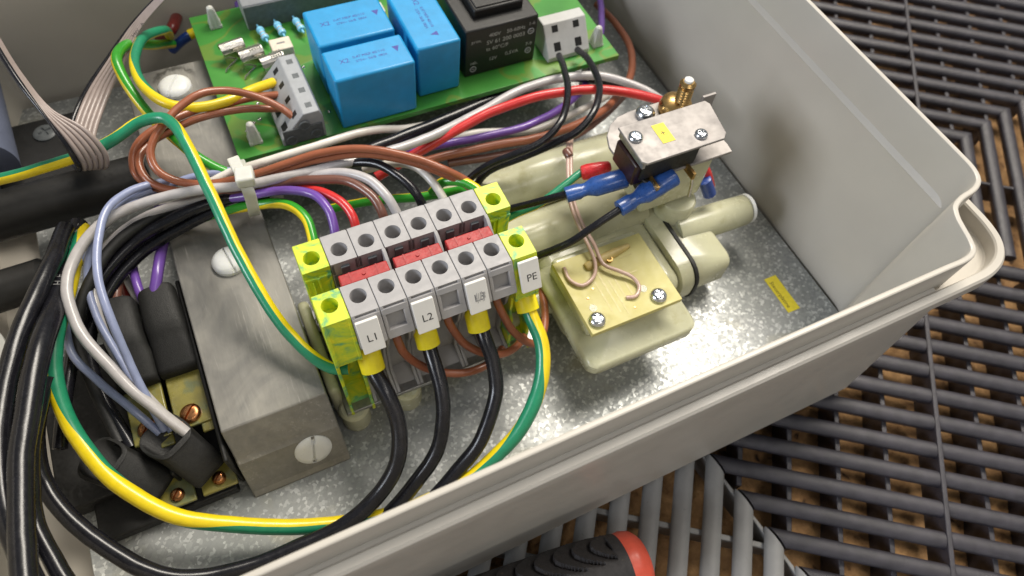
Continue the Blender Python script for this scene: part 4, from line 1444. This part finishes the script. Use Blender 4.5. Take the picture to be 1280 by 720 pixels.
wire('green-yellow wire crossing over the bracket down to the left end terminal', GYL,
     [(-57.18, 140.16, 36.00), (-46.75, 138.97, 37.00), (-36.92, 138.34, 38.00), (-28.16, 138.58, 40.00), (-20.89, 140.00, 42.00), (-15.16, 137.86, 43.00), (-12.47, 129.02, 43.00), (-10.96, 114.48, 41.00), (-9.42, 98.72, 36.00), (-6.60, 84.57, 30.00), (-2.83, 75.42, 26.00), (0.82, 70.59, 24.00), (4.33, 68.87, 24.00)], 1.35, 'earth wires', stripe=11, roll=[(0, 140), (.17, 150), (.22, 30), (.29, 12), (.36, 70), (.44, 20), (.9, 12), (1, 40)])
wire('green-yellow wire arching from the grey four pole connector round the upper nylon screw', GYL,
     [(12.39, 154.33, 31.00), (6.85, 151.25, 33.00), (-1.45, 147.51, 35.00), (-9.20, 147.27, 36.00), (-15.09, 150.20, 37.00), (-18.79, 158.21, 37.00), (-19.28, 168.33, 36.00), (-16.16, 180.20, 33.00), (-10.51, 190.14, 27.00), (-10.00, 196.40, 20.00)], 1.3, 'earth wires', stripe=10, roll=[(0, -60), (.3, -45), (.5, 5), (.65, 45), (1, 60)])
wire('green-yellow wire dropping steeply behind the brown loops', GYB,
     [(-10.34, 197.79, 16.00), (-15.82, 185.57, 27.00), (-20.32, 178.07, 34.00), (-23.06, 169.48, 37.00), (-22.49, 161.25, 35.00), (-20.13, 153.29, 32.00), (-16.17, 143.52, 32.00), (-12.27, 135.83, 31.00), (-8.01, 131.23, 29.00), (-2.52, 127.22, 27.00)], 1.35, 'earth wires', stripe=12, roll=[(0, 100), (.3, 140), (.7, 150), (.85, 100), (1, 90)])
wire('green-yellow wire curving over the bracket into the left end terminal from behind', GYB,
     [(-43.41, 123.56, 17.00), (-35.88, 122.44, 20.00), (-26.69, 120.59, 23.00), (-14.29, 120.54, 26.00), (-2.70, 117.97, 28.00), (4.02, 112.81, 31.00), (7.09, 106.63, 32.00), (6.79, 100.48, 31.00), (5.94, 97.63, 30.00)], 1.25, 'earth wires', stripe=12, roll=[(0, 0), (.4, 10), (.62, 120), (.8, 160), (1, 165)])
wire('green-yellow wire entering the back of the right end terminal', GYB,
     [(13.79, 116.25, 20.00), (23.94, 113.36, 22.00), (35.63, 108.71, 24.00), (43.39, 105.62, 26.00), (47.42, 102.01, 29.00), (48.72, 98.43, 30.00)], 1.2, 'earth wires', stripe=12, roll=[(0, 10), (1, 40)])
wire('yellow-topped green wire arching just behind the right end terminal', GYB,
     [(39.27, 106.41, 27.00), (41.75, 105.32, 31.00), (45.33, 102.42, 33.00), (48.13, 98.85, 33.00), (48.93, 96.12, 32.00)], 1.25, 'earth wires', stripe=9, roll=[(0, 20), (1, 10)])

B = 'brown wires looped to the four pole connector'
wire('brown wire in the lowest pole of the grey connector, looping highest', M['w_brown'],
     [(14.46, 138.81, 30.00), (11.52, 142.00, 33.00), (6.49, 145.55, 36.00), (0.43, 146.62, 39.00), (-5.73, 145.52, 41.00), (-12.11, 142.44, 41.00), (-17.88, 137.59, 40.00), (-21.09, 134.02, 38.00), (-20.98, 129.72, 36.00), (-17.24, 126.08, 34.00), (-11.00, 123.08, 34.00), (-3.06, 121.16, 35.00), (5.76, 120.80, 36.00), (15.58, 119.44, 38.00), (24.73, 116.29, 39.00), (33.89, 110.52, 39.00), (41.21, 105.40, 37.00), (47.19, 101.69, 33.00), (49.36, 98.98, 31.00)], .98, B)
wire('brown wire in the third pole of the grey connector', M['w_brown'],
     [(14.32, 145.30, 29.50), (9.37, 144.95, 31.00), (1.61, 145.46, 33.00), (-7.32, 145.11, 34.00), (-15.50, 143.56, 34.00), (-21.59, 140.80, 34.00), (-24.77, 135.71, 34.00), (-23.96, 130.15, 33.00), (-19.21, 125.97, 32.00), (-11.62, 122.94, 32.00), (-3.54, 121.26, 33.00), (5.29, 120.64, 34.00), (15.20, 119.28, 36.00), (24.52, 116.35, 37.00), (33.86, 110.76, 37.00), (40.97, 105.94, 35.00), (46.65, 101.40, 32.00), (48.65, 99.28, 30.00)], .98, B)
wire('brown wire in the second pole of the grey connector', M['w_brown'],
     [(13.75, 150.96, 29.50), (7.57, 149.24, 32.00), (0.35, 147.61, 34.00), (-7.56, 147.12, 35.00), (-15.27, 144.31, 36.00), (-21.92, 141.20, 36.00), (-25.79, 138.29, 34.00), (-26.27, 133.54, 32.00), (-22.52, 129.54, 30.00), (-15.92, 126.43, 29.00), (-7.06, 124.02, 28.00), (0.48, 123.25, 27.00)], .98, B)

T = 'wires bent into the back of the terminal row'
wire('purple wire bent into the back of the terminal row', M['w_purple'],
     [(-25.67, 128.86, 24.00), (-14.97, 124.78, 27.00), (-5.56, 120.11, 30.00), (3.77, 115.96, 33.00), (10.45, 111.39, 34.00), (12.85, 105.26, 34.00), (12.59, 101.11, 32.00), (11.86, 99.16, 30.00)], 1.1, T)
wire('short red wire bent into the back of the terminal row', M['w_red'],
     [(-5.30, 124.17, 27.00), (3.99, 118.99, 30.00), (11.70, 112.80, 33.00), (15.85, 106.63, 34.00), (17.26, 101.73, 33.00), (17.17, 99.01, 30.00)], 1.1, T)
wire('dark brown wire bent into the back of the terminal row', M['w_dbrown'],
     [(-36.18, 126.18, 20.00), (-24.93, 127.76, 24.00), (-12.88, 124.18, 28.00), (-1.38, 120.26, 31.00), (9.83, 115.88, 34.00), (18.59, 111.53, 35.00), (22.91, 105.31, 35.00), (24.21, 100.98, 33.00), (24.16, 98.73, 30.00)], 1.15, T)
wire('light grey wire bent into the back of the terminal row', M['w_grey'],
     [(0.67, 121.40, 30.00), (10.20, 117.70, 33.00), (18.49, 114.26, 35.00), (23.93, 109.07, 36.00), (26.55, 103.07, 35.00), (27.62, 99.38, 32.00)], 1.2, T)
wire('black wire bent into the back of the terminal row', M['w_black'],
     [(14.52, 119.71, 31.00), (22.48, 117.83, 33.00), (27.88, 113.58, 35.00), (31.47, 107.51, 35.00), (33.71, 102.70, 33.00), (34.55, 99.78, 30.00)], 1.15, T)
wire('scorched white wire bent into the back of the terminal row', M['w_white'],
     [(25.45, 118.96, 28.00), (32.18, 115.87, 31.00), (36.56, 111.17, 33.00), (38.84, 104.99, 33.00), (40.27, 100.17, 30.00)], 1.1, T)

wire('long grey wire running from the lower sleeve round the left and along the board', M['w_grey'],
     [(-33.09, 72.42, 15.00), (-36.16, 76.84, 18.00), (-40.21, 83.40, 22.00), (-43.82, 91.88, 26.00), (-46.59, 100.42, 28.00), (-46.40, 108.54, 30.00), (-42.45, 117.00, 31.00), (-35.71, 122.42, 32.00), (-26.24, 123.80, 33.00), (-15.25, 122.42, 34.00), (-4.56, 120.00, 34.00), (6.65, 118.48, 34.00), (18.43, 117.66, 34.00), (31.26, 119.03, 32.00), (45.47, 121.69, 30.00), (61.83, 126.90, 28.00), (76.51, 131.47, 27.00), (90.35, 132.68, 26.00), (102.87, 130.25, 25.00), (112.59, 122.34, 24.00), (117.95, 116.11, 22.00)], 1.25)
wire('second grey wire under the long one at the left', M['w_grey'],
     [(-34.84, 74.55, 13.00), (-39.25, 84.79, 17.00), (-42.92, 96.72, 20.00), (-43.89, 107.23, 22.00), (-41.93, 116.91, 24.00), (-34.09, 122.63, 27.00), (-23.94, 124.10, 29.00), (-12.53, 123.16, 30.00)], 1.05)
L = 'lavender wires at the left'
wire('lavender wire crossing in front of the white bend at the left', M['w_lav'],
     [(-37.63, 75.40, 14.00), (-37.82, 79.59, 19.00), (-38.62, 88.62, 26.00), (-38.67, 95.85, 32.00), (-38.34, 104.60, 35.00), (-36.88, 113.42, 36.00), (-33.29, 122.18, 36.00), (-27.86, 127.70, 34.00), (-20.14, 130.39, 31.00)], .92, L)
wire('lavender wire lying lowest near the brass lug', M['w_lav'],
     [(-38.98, 75.55, 13.00), (-42.33, 81.97, 17.00), (-47.36, 90.07, 20.00), (-50.20, 96.64, 22.00), (-50.44, 103.79, 23.00), (-48.63, 111.44, 24.00), (-41.81, 121.54, 26.00), (-32.71, 128.44, 28.00), (-22.80, 131.64, 28.00)], .9, L)
wire('pale lavender wire between the grey wires', M['w_lav'],
     [(-36.44, 75.25, 13.00), (-40.23, 86.87, 18.00), (-42.18, 96.44, 22.00), (-43.78, 104.85, 24.00), (-43.49, 112.65, 26.00), (-39.29, 120.76, 29.00), (-31.74, 127.40, 31.00), (-24.14, 129.05, 31.00)], .85, L)
wire('white wire lying against the front of the circuit board', M['w_white'],
     [(-12.86, 128.50, 28.00), (-5.47, 129.39, 29.00), (2.63, 128.67, 30.00), (13.09, 129.18, 30.00), (24.00, 130.37, 29.00), (33.11, 131.62, 27.00), (43.02, 132.81, 23.00), (55.70, 135.36, 19.00)], 1.1)
wire('light blue-grey wire behind the cable tie', M['w_lav'],
     [(-31.87, 131.35, 24.00), (-21.91, 131.29, 28.00), (-14.88, 131.17, 29.00), (-7.22, 130.36, 29.00), (0.60, 130.46, 28.00)], .9)
for q, (lb_, pts) in enumerate((
        ('dull black wire on top of the bundle left of the cable tie', [(-57.96, 79.25, 16.00), (-53.65, 92.66, 18.00), (-48.56, 104.67, 20.00), (-41.58, 113.83, 23.00), (-32.62, 119.75, 25.00), (-22.10, 121.06, 28.00), (-11.25, 121.63, 29.00), (0.27, 120.78, 29.00), (12.42, 121.26, 28.00)]),
        ('dull black wire in the middle of the bundle left of the cable tie', [(-45.70, 75.59, 11.00), (-48.43, 87.97, 14.00), (-47.88, 100.99, 18.00), (-41.28, 112.06, 20.00), (-32.12, 118.45, 22.00), (-21.36, 120.27, 25.00), (-10.10, 120.69, 27.00), (0.72, 121.25, 26.00)]),
        ('corrugated black wire inside the bundle at the left', [(-47.61, 77.08, 12.00), (-49.58, 91.82, 16.00), (-49.49, 100.62, 20.00), (-44.92, 109.27, 25.00), (-36.55, 118.66, 27.00), (-26.30, 123.27, 28.00), (-16.78, 123.88, 28.00)]))):
    wire(lb_, M['w_black'] if q != 2 else M['black_rubber'], pts, (1.5, 1.5, 1.3)[q], 'black wires in the left bundle')
# long wires along the board front
wire('thick black wire passing under the front edge of the board', M['w_black'],
     [(0.42, 125.58, 24.00), (15.39, 125.65, 25.00), (26.82, 127.11, 25.00), (39.00, 129.52, 24.00), (54.83, 133.24, 22.00), (71.69, 136.81, 21.00), (88.53, 138.40, 21.00), (100.83, 135.29, 21.00), (112.95, 125.98, 20.00), (120.77, 118.65, 18.00)], 1.6)
wire('bright red wire arching from the bundle to the switch', M['w_red'],
     [(28.19, 118.58, 24.00), (40.43, 120.85, 26.00), (52.57, 122.10, 29.00), (64.86, 123.21, 31.00), (76.39, 122.17, 33.00), (88.02, 120.42, 33.00), (99.26, 116.98, 32.00), (109.28, 112.72, 30.00), (119.44, 107.07, 26.00)], 1.35)
wire('purple wire passing behind the two black switch leads', M['w_purple'],
     [(37.68, 126.34, 22.00), (48.92, 124.79, 22.00), (60.44, 123.21, 22.00), (72.66, 122.42, 22.00), (84.49, 125.00, 21.00), (97.86, 131.68, 19.00), (111.79, 146.01, 17.00), (123.94, 163.76, 16.00), (132.59, 183.51, 16.00)], 1.15)
wire('brown wire curving up past the right corner of the board', M['w_brown'],
     [(40.75, 122.36, 20.00), (49.87, 121.28, 21.00), (63.86, 119.64, 21.00), (78.84, 118.73, 20.00), (93.78, 121.12, 18.00), (107.14, 126.72, 16.00), (120.13, 136.61, 14.00), (128.54, 150.15, 12.00), (131.57, 164.64, 10.00), (130.02, 176.58, 10.00)], 1.25)
wire('pale wire low behind the red wire', M['w_white'],
     [(49.09, 131.55, 16.00), (63.65, 129.93, 16.00), (77.80, 126.17, 15.00), (89.57, 127.58, 14.00), (110.11, 132.97, 12.00)], 1.1)
wire('dark brown wire partly hidden behind the switch leads', M['w_dbrown'],
     [(49.63, 120.72, 18.00), (63.51, 118.46, 18.00), (81.22, 117.44, 17.00), (96.15, 121.51, 14.00), (115.76, 131.94, 11.00)], 1.2)
S2 = 'thin black leads of the white two pole connector'
wire('thin black lead from the left pole of the white connector', M['w_black'],
     [(92.89, 138.89, 28.50), (89.08, 128.98, 32.00), (84.36, 118.90, 35.00), (77.80, 109.87, 36.00), (70.73, 106.15, 34.00), (62.88, 106.39, 32.00), (55.58, 107.65, 29.00), (50.72, 107.89, 26.00), (48.10, 108.62, 22.00)], 1.0, S2)
wire('thin black lead from the right pole of the white connector', M['w_black'],
     [(99.44, 139.45, 28.50), (98.01, 130.94, 32.00), (94.28, 119.48, 35.00), (87.89, 110.07, 36.00), (80.65, 105.93, 34.00), (73.66, 106.44, 31.00), (64.99, 107.56, 28.00), (56.24, 108.67, 25.00), (52.20, 108.72, 20.00)], 1.0, S2)


def spade_end(o, p0, p1):
    p0, p1 = Vector(p0), Vector(p1)
    d = (p1 - p0)
    Ln = d.length
    m = MB(); m.lathe([(1.35, 0), (2.1, .05), (2.15, 3.4), (1.8, 4.2), (1.75, 5.2), (2.2, 6.4), (2.65, 7.4), (2.7, Ln - .4), (2.5, Ln), (2.0, Ln - .6)], p0, d, 24, sq=(1.0, .78))
    m.build('spade_sleeve', M['spade'], o, ang=60)


D_ = 'black leads with blue spade sleeves'
w = wire('black lead with a blue spade sleeve, the upper of the pair', M['w_black'], [(48.45, 96.29, 24.00), (55.43, 92.47, 29.00), (61.30, 89.26, 33.00), (67.76, 86.57, 36.00)], .95, D_)
spade_end(w, (66.72, 86.72, 36.00), (81.66, 84.11, 39.00))
w = wire('black lead with a blue spade sleeve, the lower of the pair', M['w_black'], [(50.25, 80.21, 22.00), (55.36, 78.67, 26.00), (62.58, 76.23, 32.00), (69.55, 76.20, 36.00), (76.92, 77.03, 38.00)], .95, D_)
spade_end(w, (75.95, 76.90, 38.00), (91.81, 78.85, 41.00))
w = wire('green-yellow lead with a red sleeve behind the blue spade connectors', GYL, [(51.25, 92.41, 24.00), (56.41, 91.79, 27.00), (62.06, 91.18, 29.00), (70.27, 92.89, 31.00), (76.84, 94.52, 32.00), (80.57, 94.78, 32.00)], 1.05, None, stripe=15, roll=[(0, 120), (1, 120)])
m = MB(); m.lathe([(1.5, 0), (1.9, .3), (2.1, 2), (1.9, 5.5), (1.4, 7.6), (.9, 8)], (75.68, 94.12, 32.00), Vector((82.73, 92.11, 34.00)) - Vector((75.68, 94.12, 32.00)), 22); m.build('red_sleeve', M['red_sleeve'], w, wobble=.3)
w = wire('short red lead with a dark blue sleeve right of the switch', M['w_red'], [(109.31, 86.22, 30.00), (110.85, 84.43, 27.00), (113.31, 83.61, 22.00)], 1.3)
m = MB(); m.lathe([(1.5, 0), (1.9, .2), (1.9, 6), (1.3, 6.4)], (109.07, 83.33, 27.00), Vector((112.80, 80.27, 19.00)) - Vector((109.07, 83.33, 27.00)), 20); m.build('blue_sleeve', M['w_blue'], w)

# thin twin wire to the sensor board
tw = thing('twin_wire', 'thin pinkish twin wire leading to the small yellow board', 'wire', (76.37, 101.72, 32.00))
for dx, tail in ((-2, [(68.15, 70.67, 27.00), (66.31, 67.88, 26.30), (62.67, 66.86, 26.00), (60.50, 69.49, 26.00), (60.99, 73.32, 25.60)]), (2, [(70.00, 69.91, 27.00), (72.43, 66.88, 27.00), (75.09, 64.11, 26.50), (75.61, 61.23, 26.00), (73.48, 59.17, 26.00), (71.25, 59.87, 25.60)])):
    if dx < 0:
        a = [(81.07, 109.91, 28.00), (77.17, 103.86, 31.00), (73.33, 96.52, 31.00), (69.96, 88.84, 30.00), (68.81, 81.95, 29.00), (68.69, 75.39, 28.00)]
    else:
        a = [(81.91, 109.59, 28.00), (77.98, 103.55, 31.00), (74.12, 96.21, 31.00), (70.92, 88.46, 30.00), (69.95, 81.49, 29.00), (70.23, 75.27, 28.00)]
    m = MB(); m.tube(spline(a + tail), .5, 10); m.build('strand', M['w_pink'], tw, ang=60)
m = MB(); m.lathe([(1.1, 0), (1.2, .3), (1.2, 2.0), (1.0, 2.4)], (75.87, 100.61, 31.50), (0, .8, .1), 14); m.build('collar', M['w_dbrown'], tw)

# brown bridges hanging under the front of the terminals
BJ = 'brown bridge wires hanging under the terminal row'
wire('brown bridge wire between the ferrules of tags L1 and L2', M['w_brown'],
     [(15.98, 70.33, 31.00), (15.99, 68.13, 29.50), (16.63, 66.89, 26.00), (18.67, 65.21, 22.00), (22.58, 62.79, 19.00), (27.85, 60.81, 17.00), (32.93, 60.46, 16.00), (37.41, 61.80, 15.00), (40.65, 63.99, 14.00)], 1.0, BJ)
wire('brown bridge wire right of the L2 ferrule', M['w_brown'],
     [(28.23, 70.43, 31.00), (28.17, 68.43, 29.50), (29.10, 67.32, 26.00), (31.10, 65.25, 22.00), (34.85, 62.71, 19.00), (39.24, 61.40, 17.00), (43.39, 62.25, 16.00), (47.15, 65.08, 14.00)], 1.0, BJ)
wire('brown bridge wire left of the PE ferrule', M['w_brown'],
     [(40.53, 71.21, 31.00), (40.40, 68.95, 29.50), (41.36, 66.47, 26.00), (42.99, 63.88, 22.00), (45.52, 61.40, 19.00), (48.11, 60.89, 17.00), (51.95, 63.89, 16.00), (55.26, 69.80, 15.00), (57.12, 75.59, 14.00)], 1.0, BJ)

# wires into the two upper sleeves, left
E_ = 'wires entering the upper black sleeves'
wire('purple wire dropping straight into the right upper sleeve', M['w_purple'], [(-21.93, 135.81, 15.00), (-25.50, 127.33, 18.00), (-27.36, 119.46, 20.00), (-29.73, 111.45, 21.00), (-33.27, 105.17, 18.00)], 1.3, E_)
wire('dark purple wire behind the straight purple one', M['w_purple'], [(-33.66, 127.38, 17.00), (-35.27, 119.52, 18.00), (-34.99, 111.76, 19.00), (-34.69, 106.37, 17.00)], 1.1, E_)
wire('deep red wire between the two upper sleeves', M['w_dred'], [(-38.26, 127.46, 14.00), (-38.82, 118.60, 14.00), (-39.07, 107.55, 12.00), (-39.69, 99.92, 9.00), (-40.75, 92.12, 7.00)], 1.2, E_)
wire('reddish brown wire entering the left upper sleeve', M['w_brown'], [(-36.18, 126.18, 20.00), (-38.34, 118.71, 21.00), (-40.76, 113.04, 20.00), (-42.88, 106.27, 17.00)], 1.1, E_)
wire('dark red-brown wire entering the left upper sleeve', M['w_dbrown'], [(-33.76, 128.00, 18.00), (-37.30, 119.66, 19.00), (-39.51, 113.16, 19.00), (-41.70, 105.77, 17.00)], 1.2, E_)
wire('grey wire looping behind the upper sleeves', M['w_grey'], [(-37.54, 123.82, 15.00), (-37.80, 116.86, 16.00), (-36.62, 110.92, 16.00), (-35.27, 107.08, 15.00)], .8, E_)

# heavy black cables at the left edge
HC = 'heavy black cables at the left edge'
wire('heavy black cable sweeping down the far left edge', M['w_black'],
     [(-46.33, 130.90, 24.00), (-48.01, 120.71, 28.00), (-52.31, 108.17, 31.00), (-56.92, 97.42, 32.00), (-60.49, 85.49, 32.00), (-62.44, 73.94, 32.00), (-62.65, 62.82, 31.00), (-61.22, 53.11, 30.00), (-59.70, 45.21, 29.00)], 2.05, HC)
hc = wire('heavy black cable with white lettering next to the green-yellow wire', M['w_black'],
     [(-44.65, 134.35, 20.00), (-46.68, 123.72, 23.00), (-49.23, 108.75, 28.00), (-51.74, 94.68, 33.00), (-54.96, 82.23, 34.00), (-57.60, 71.13, 34.00), (-59.03, 60.44, 34.00), (-59.47, 51.60, 34.00), (-59.74, 44.60, 34.00)], 2.25, HC)
wire('black cable coming from under the lettered one and leaving at the bottom', M['w_black'],
     [(-53.64, 96.05, 24.00), (-57.20, 82.41, 27.00), (-59.14, 70.35, 28.00), (-59.43, 60.50, 28.00), (-57.88, 52.14, 27.00), (-55.70, 45.23, 26.00)], 1.7, HC)
lp = spline([(-44.65, 134.35, 20.00), (-46.68, 123.72, 23.00), (-49.23, 108.75, 28.00)])
lp = lp[::-1]
tot = len(lp)
camp = Vector((0, 0, 170))
for k, ch in enumerate('HELUKABEL'):
    i = int((0.12 + .80 * k / 8) * (tot - 1))
    c0 = lp[i]
    d = (lp[min(tot - 1, i + 2)] - lp[max(0, i - 2)]).normalized()
    up = (Vector((0.25, 0, 1)) - d * d.dot(Vector((0.25, 0, 1)))).normalized()
    text(ch, c0 + up * 2.27, d, up.cross(d), 2.2, M['ink_faint'], hc, name='letter', ext=.03)

# back of the box: dark wires
wire('dark red wire loop at the back edge behind the board corner', M['w_dred'], [(-9.26, 209.85, 14.00), (-1.66, 210.44, 22.00), (3.38, 216.15, 24.00)], 1.5, 'dark red wires behind the bracket')
wire('dark red wire behind the green-yellow bend', M['w_dred'], [(-13.25, 202.83, 15.00), (-9.06, 198.74, 20.00), (-6.02, 207.38, 18.00), (-0.60, 223.58, 14.00)], 1.7, 'dark red wires behind the bracket')
w = wire('blue lead with a yellow end behind the bracket', M['w_blue'], [(-11.13, 200.37, 12.00), (-7.07, 198.53, 16.00), (-3.70, 197.85, 18.00)], 1.5)
m = MB(); m.lathe([(1.4, 0), (1.6, .4), (1.5, 2.2), (.6, 3)], (-4.75, 197.46, 18.00), (1, .2, .1), 16); m.build('yellow_end', M['w_yellow'], w)
wire('pale wire stub behind the top edge of the board', M['w_white'], [(4.27, 202.91, 18.00), (3.84, 209.28, 20.00), (3.68, 216.90, 22.00)], .8)
wire('dark purple wire stub behind the top edge of the board', M['w_purple'], [(12.54, 204.04, 18.00), (12.61, 208.27, 20.00), (13.42, 213.53, 22.00)], 1.0)

# cable tie
ct = thing('cable_tie', 'white nylon cable tie round the wire bundle above the bracket', 'cable tie', (-3.23, 118.77, 36.00))
tp = [(-3.81, 136.46, 24.00), (-2.97, 128.09, 33.00), (-2.85, 120.50, 38.00), (-3.07, 115.49, 38.50), (-3.12, 114.09, 36.00), (-3.56, 115.10, 30.00), (-3.97, 120.11, 22.00)]
tp = spline(tp, 1.0)
m = MB()
sd = Vector((1, -.12, 0)).normalized()
rr = []
for i, p in enumerate(tp):
    t = (tp[min(i + 1, len(tp) - 1)] - tp[max(i - 1, 0)]).normalized()
    nn = sd.cross(t).normalized()
    rr.append([p + sd * 1.35 + nn * .45, p + sd * 1.35 - nn * .45, p - sd * 1.35 - nn * .45, p - sd * 1.35 + nn * .45])
m.rings(rr); m.build('strap', M['nylon_clear'], ct, ang=50)
hp = Vector((-2.66, 117.08, 40.00))
m = MB(); m.box(-2.1, 2.1, -2.5, 2.0, -1.5, 1.5, Matrix.Rotation(-.15, 3, 'Z'), hp); m.build('head', M['nylon_clear'], ct, bevel=.6, seg=3)
m = MB(); m.box(-1.6, 1.2, -.5, 4.2, -.6, .5, Matrix.Rotation(.1, 3, 'Z'), hp + Vector((-.6, 2.2, 0))); m.build('tail', M['nylon_clear'], ct, bevel=.3)

# flat ribbon cable
rb = thing('ribbon_cable', 'flat grey ribbon cable with one black edge strand folded in the upper left', 'ribbon cable', (-35.08, 138.70, 36.00))
EA = [(-45.68, 173.16, 56.00), (-43.58, 161.60, 55.00), (-40.88, 149.89, 53.00), (-38.36, 141.77, 50.00), (-36.70, 136.47, 45.00), (-36.41, 134.72, 40.00), (-37.63, 137.45, 35.00), (-40.23, 146.13, 29.00), (-40.98, 153.70, 27.00), (-39.91, 160.05, 27.00), (-35.20, 169.48, 28.00), (-26.66, 176.52, 32.00), (-17.67, 183.05, 36.00), (-7.46, 185.17, 42.00), (-1.00, 184.92, 46.00)]
EB = [(-47.83, 185.34, 50.00), (-45.16, 172.06, 50.00), (-41.38, 155.73, 50.00), (-37.30, 144.54, 48.00), (-32.28, 139.16, 45.00), (-30.47, 136.29, 40.00), (-31.69, 136.70, 35.00), (-34.24, 142.67, 29.00), (-35.41, 150.08, 27.00), (-34.48, 157.36, 27.00), (-28.28, 170.06, 28.00), (-22.63, 174.98, 31.50), (-15.26, 181.50, 36.00), (-5.46, 183.76, 42.00), (1.37, 183.39, 46.00)]
A_, B_ = spline(EA, 1.6), spline(EB, 1.6)


def rs3(p, n):
    out = []
    for k in range(n):
        f = k / (n - 1) * (len(p) - 1)
        i = min(int(f), len(p) - 2)
        out.append(p[i].lerp(p[i + 1], f - i))
    return out


# same control count on both edges: sample them control span by control span
def span_spline(E_, per=8):
    pts = [Vector(p) for p in E_]
    q = [pts[0] * 2 - pts[1]] + pts + [pts[-1] * 2 - pts[-2]]
    out = []
    for i in range(1, len(q) - 2):
        p0, p1, p2, p3 = q[i - 1:i + 3]
        for k in range(per):
            t = k / per
            out.append(.5 * ((2 * p1) + (p2 - p0) * t + (2 * p0 - 5 * p1 + 4 * p2 - p3) * t * t + (3 * p1 - p0 - 3 * p2 + p3) * t ** 3))
    out.append(pts[-1])
    return out


A_, B_ = span_spline(EA), span_spline(EB)
NS = 6
for k in range(NS):
    f = k / (NS - 1)
    path = [a.lerp(b, f) for a, b in zip(A_, B_)]
    rad = [max(.34, (a - b).length / (NS - 1) * .53) for a, b in zip(A_, B_)]
    m = MB(); m.tube(path, 1, 10, radii=[min(.62, r) for r in rad])
    m.build('strand', M['w_black'] if k == 0 else M['rib_grey'], rb, ang=60)
pa = spline([(-14.74, 181.53, 37.40), (-23.26, 175.80, 33.20), (-28.06, 171.75, 30.40)])
for k, ch in enumerate('AWM 2651'):
    i = int((.1 + .8 * k / 7) * (len(pa) - 1))
    d = (pa[max(0, i - 2)] - pa[min(len(pa) - 1, i + 2)]).normalized()
    if ch != ' ':
        text(ch, pa[i] + Vector((1.2, -.8, .9)), d, Vector((0, 0, 1)).cross(d), 1.5, M['ink'], rb, name='letter', ext=.02)

# ------------------------------------------------------------------ screwdriver handle at the bottom
axis0 = Vector((53.36, 7.08, -4.00)); axis1 = Vector((19.62, 10.81, -2.00))
sd_ = thing('screwdriver', 'screwdriver with a black ribbed rubber grip and orange-red butt', 'screwdriver', axis0 - Vector((0, 0, 10)))
dd = (axis1 - axis0).normalized()
RR = 8.6
m = MB(); m.lathe([(.5, -.3), (3.5, 0), (6.2, .8), (7.6, 2.2), (8.1, 4.2), (8.0, 6.4)], axis0, dd, 40); m.build('butt', M['handle_red'], sd_, ang=60)
# grip: polar mesh, with crescent ribs carried as displacement
m = MB()
NU, NV = 150, 230
LL = 60
x_, y_, z_ = frame_of(dd)
upv = (Vector((0, 0, 1)) - dd * dd.z).normalized()
sdv = dd.cross(upv)
rings = []
for j in range(NV + 1):
    s_ = 6.2 + LL * j / NV
    rr = []
    r0 = 8.1 + 1.0 * math.sin(min(1, (s_ - 6.2) / 14) * math.pi / 2) - 1.6 * max(0, (s_ - 40) / 26)
    for k in range(NU):
        a = 2 * math.pi * k / NU
        # three rib panels round the handle
        loc = (a - 0.72 + math.pi / 3) % (2 * math.pi / 3) - math.pi / 3
        pw = loc / .60
        h = 0.0
        if abs(pw) < 1 and 9 < s_ < 50:
            ph = (s_ - 9 + 7.0 * pw * pw) / 4.6
            fr_ = ph - math.floor(ph)
            edge = min(1, (1 - abs(pw)) * 5)
            h = (-1.2 if fr_ < .16 else -.5 + (fr_ - .16) / .84 * .9) * edge
        rr.append(axis0 + dd * s_ + upv * (math.cos(a) * (r0 + h)) + sdv * (math.sin(a) * (r0 + h)))
    rings.append(rr)
m.rings(rings); m.build('grip', M['handle'], sd_, ang=35)
m = MB(); m.lathe([(3, 0), (3, 70), (2.2, 72)], axis0 + dd * 66, dd, 20); m.build('shaft', M['screw'], sd_)
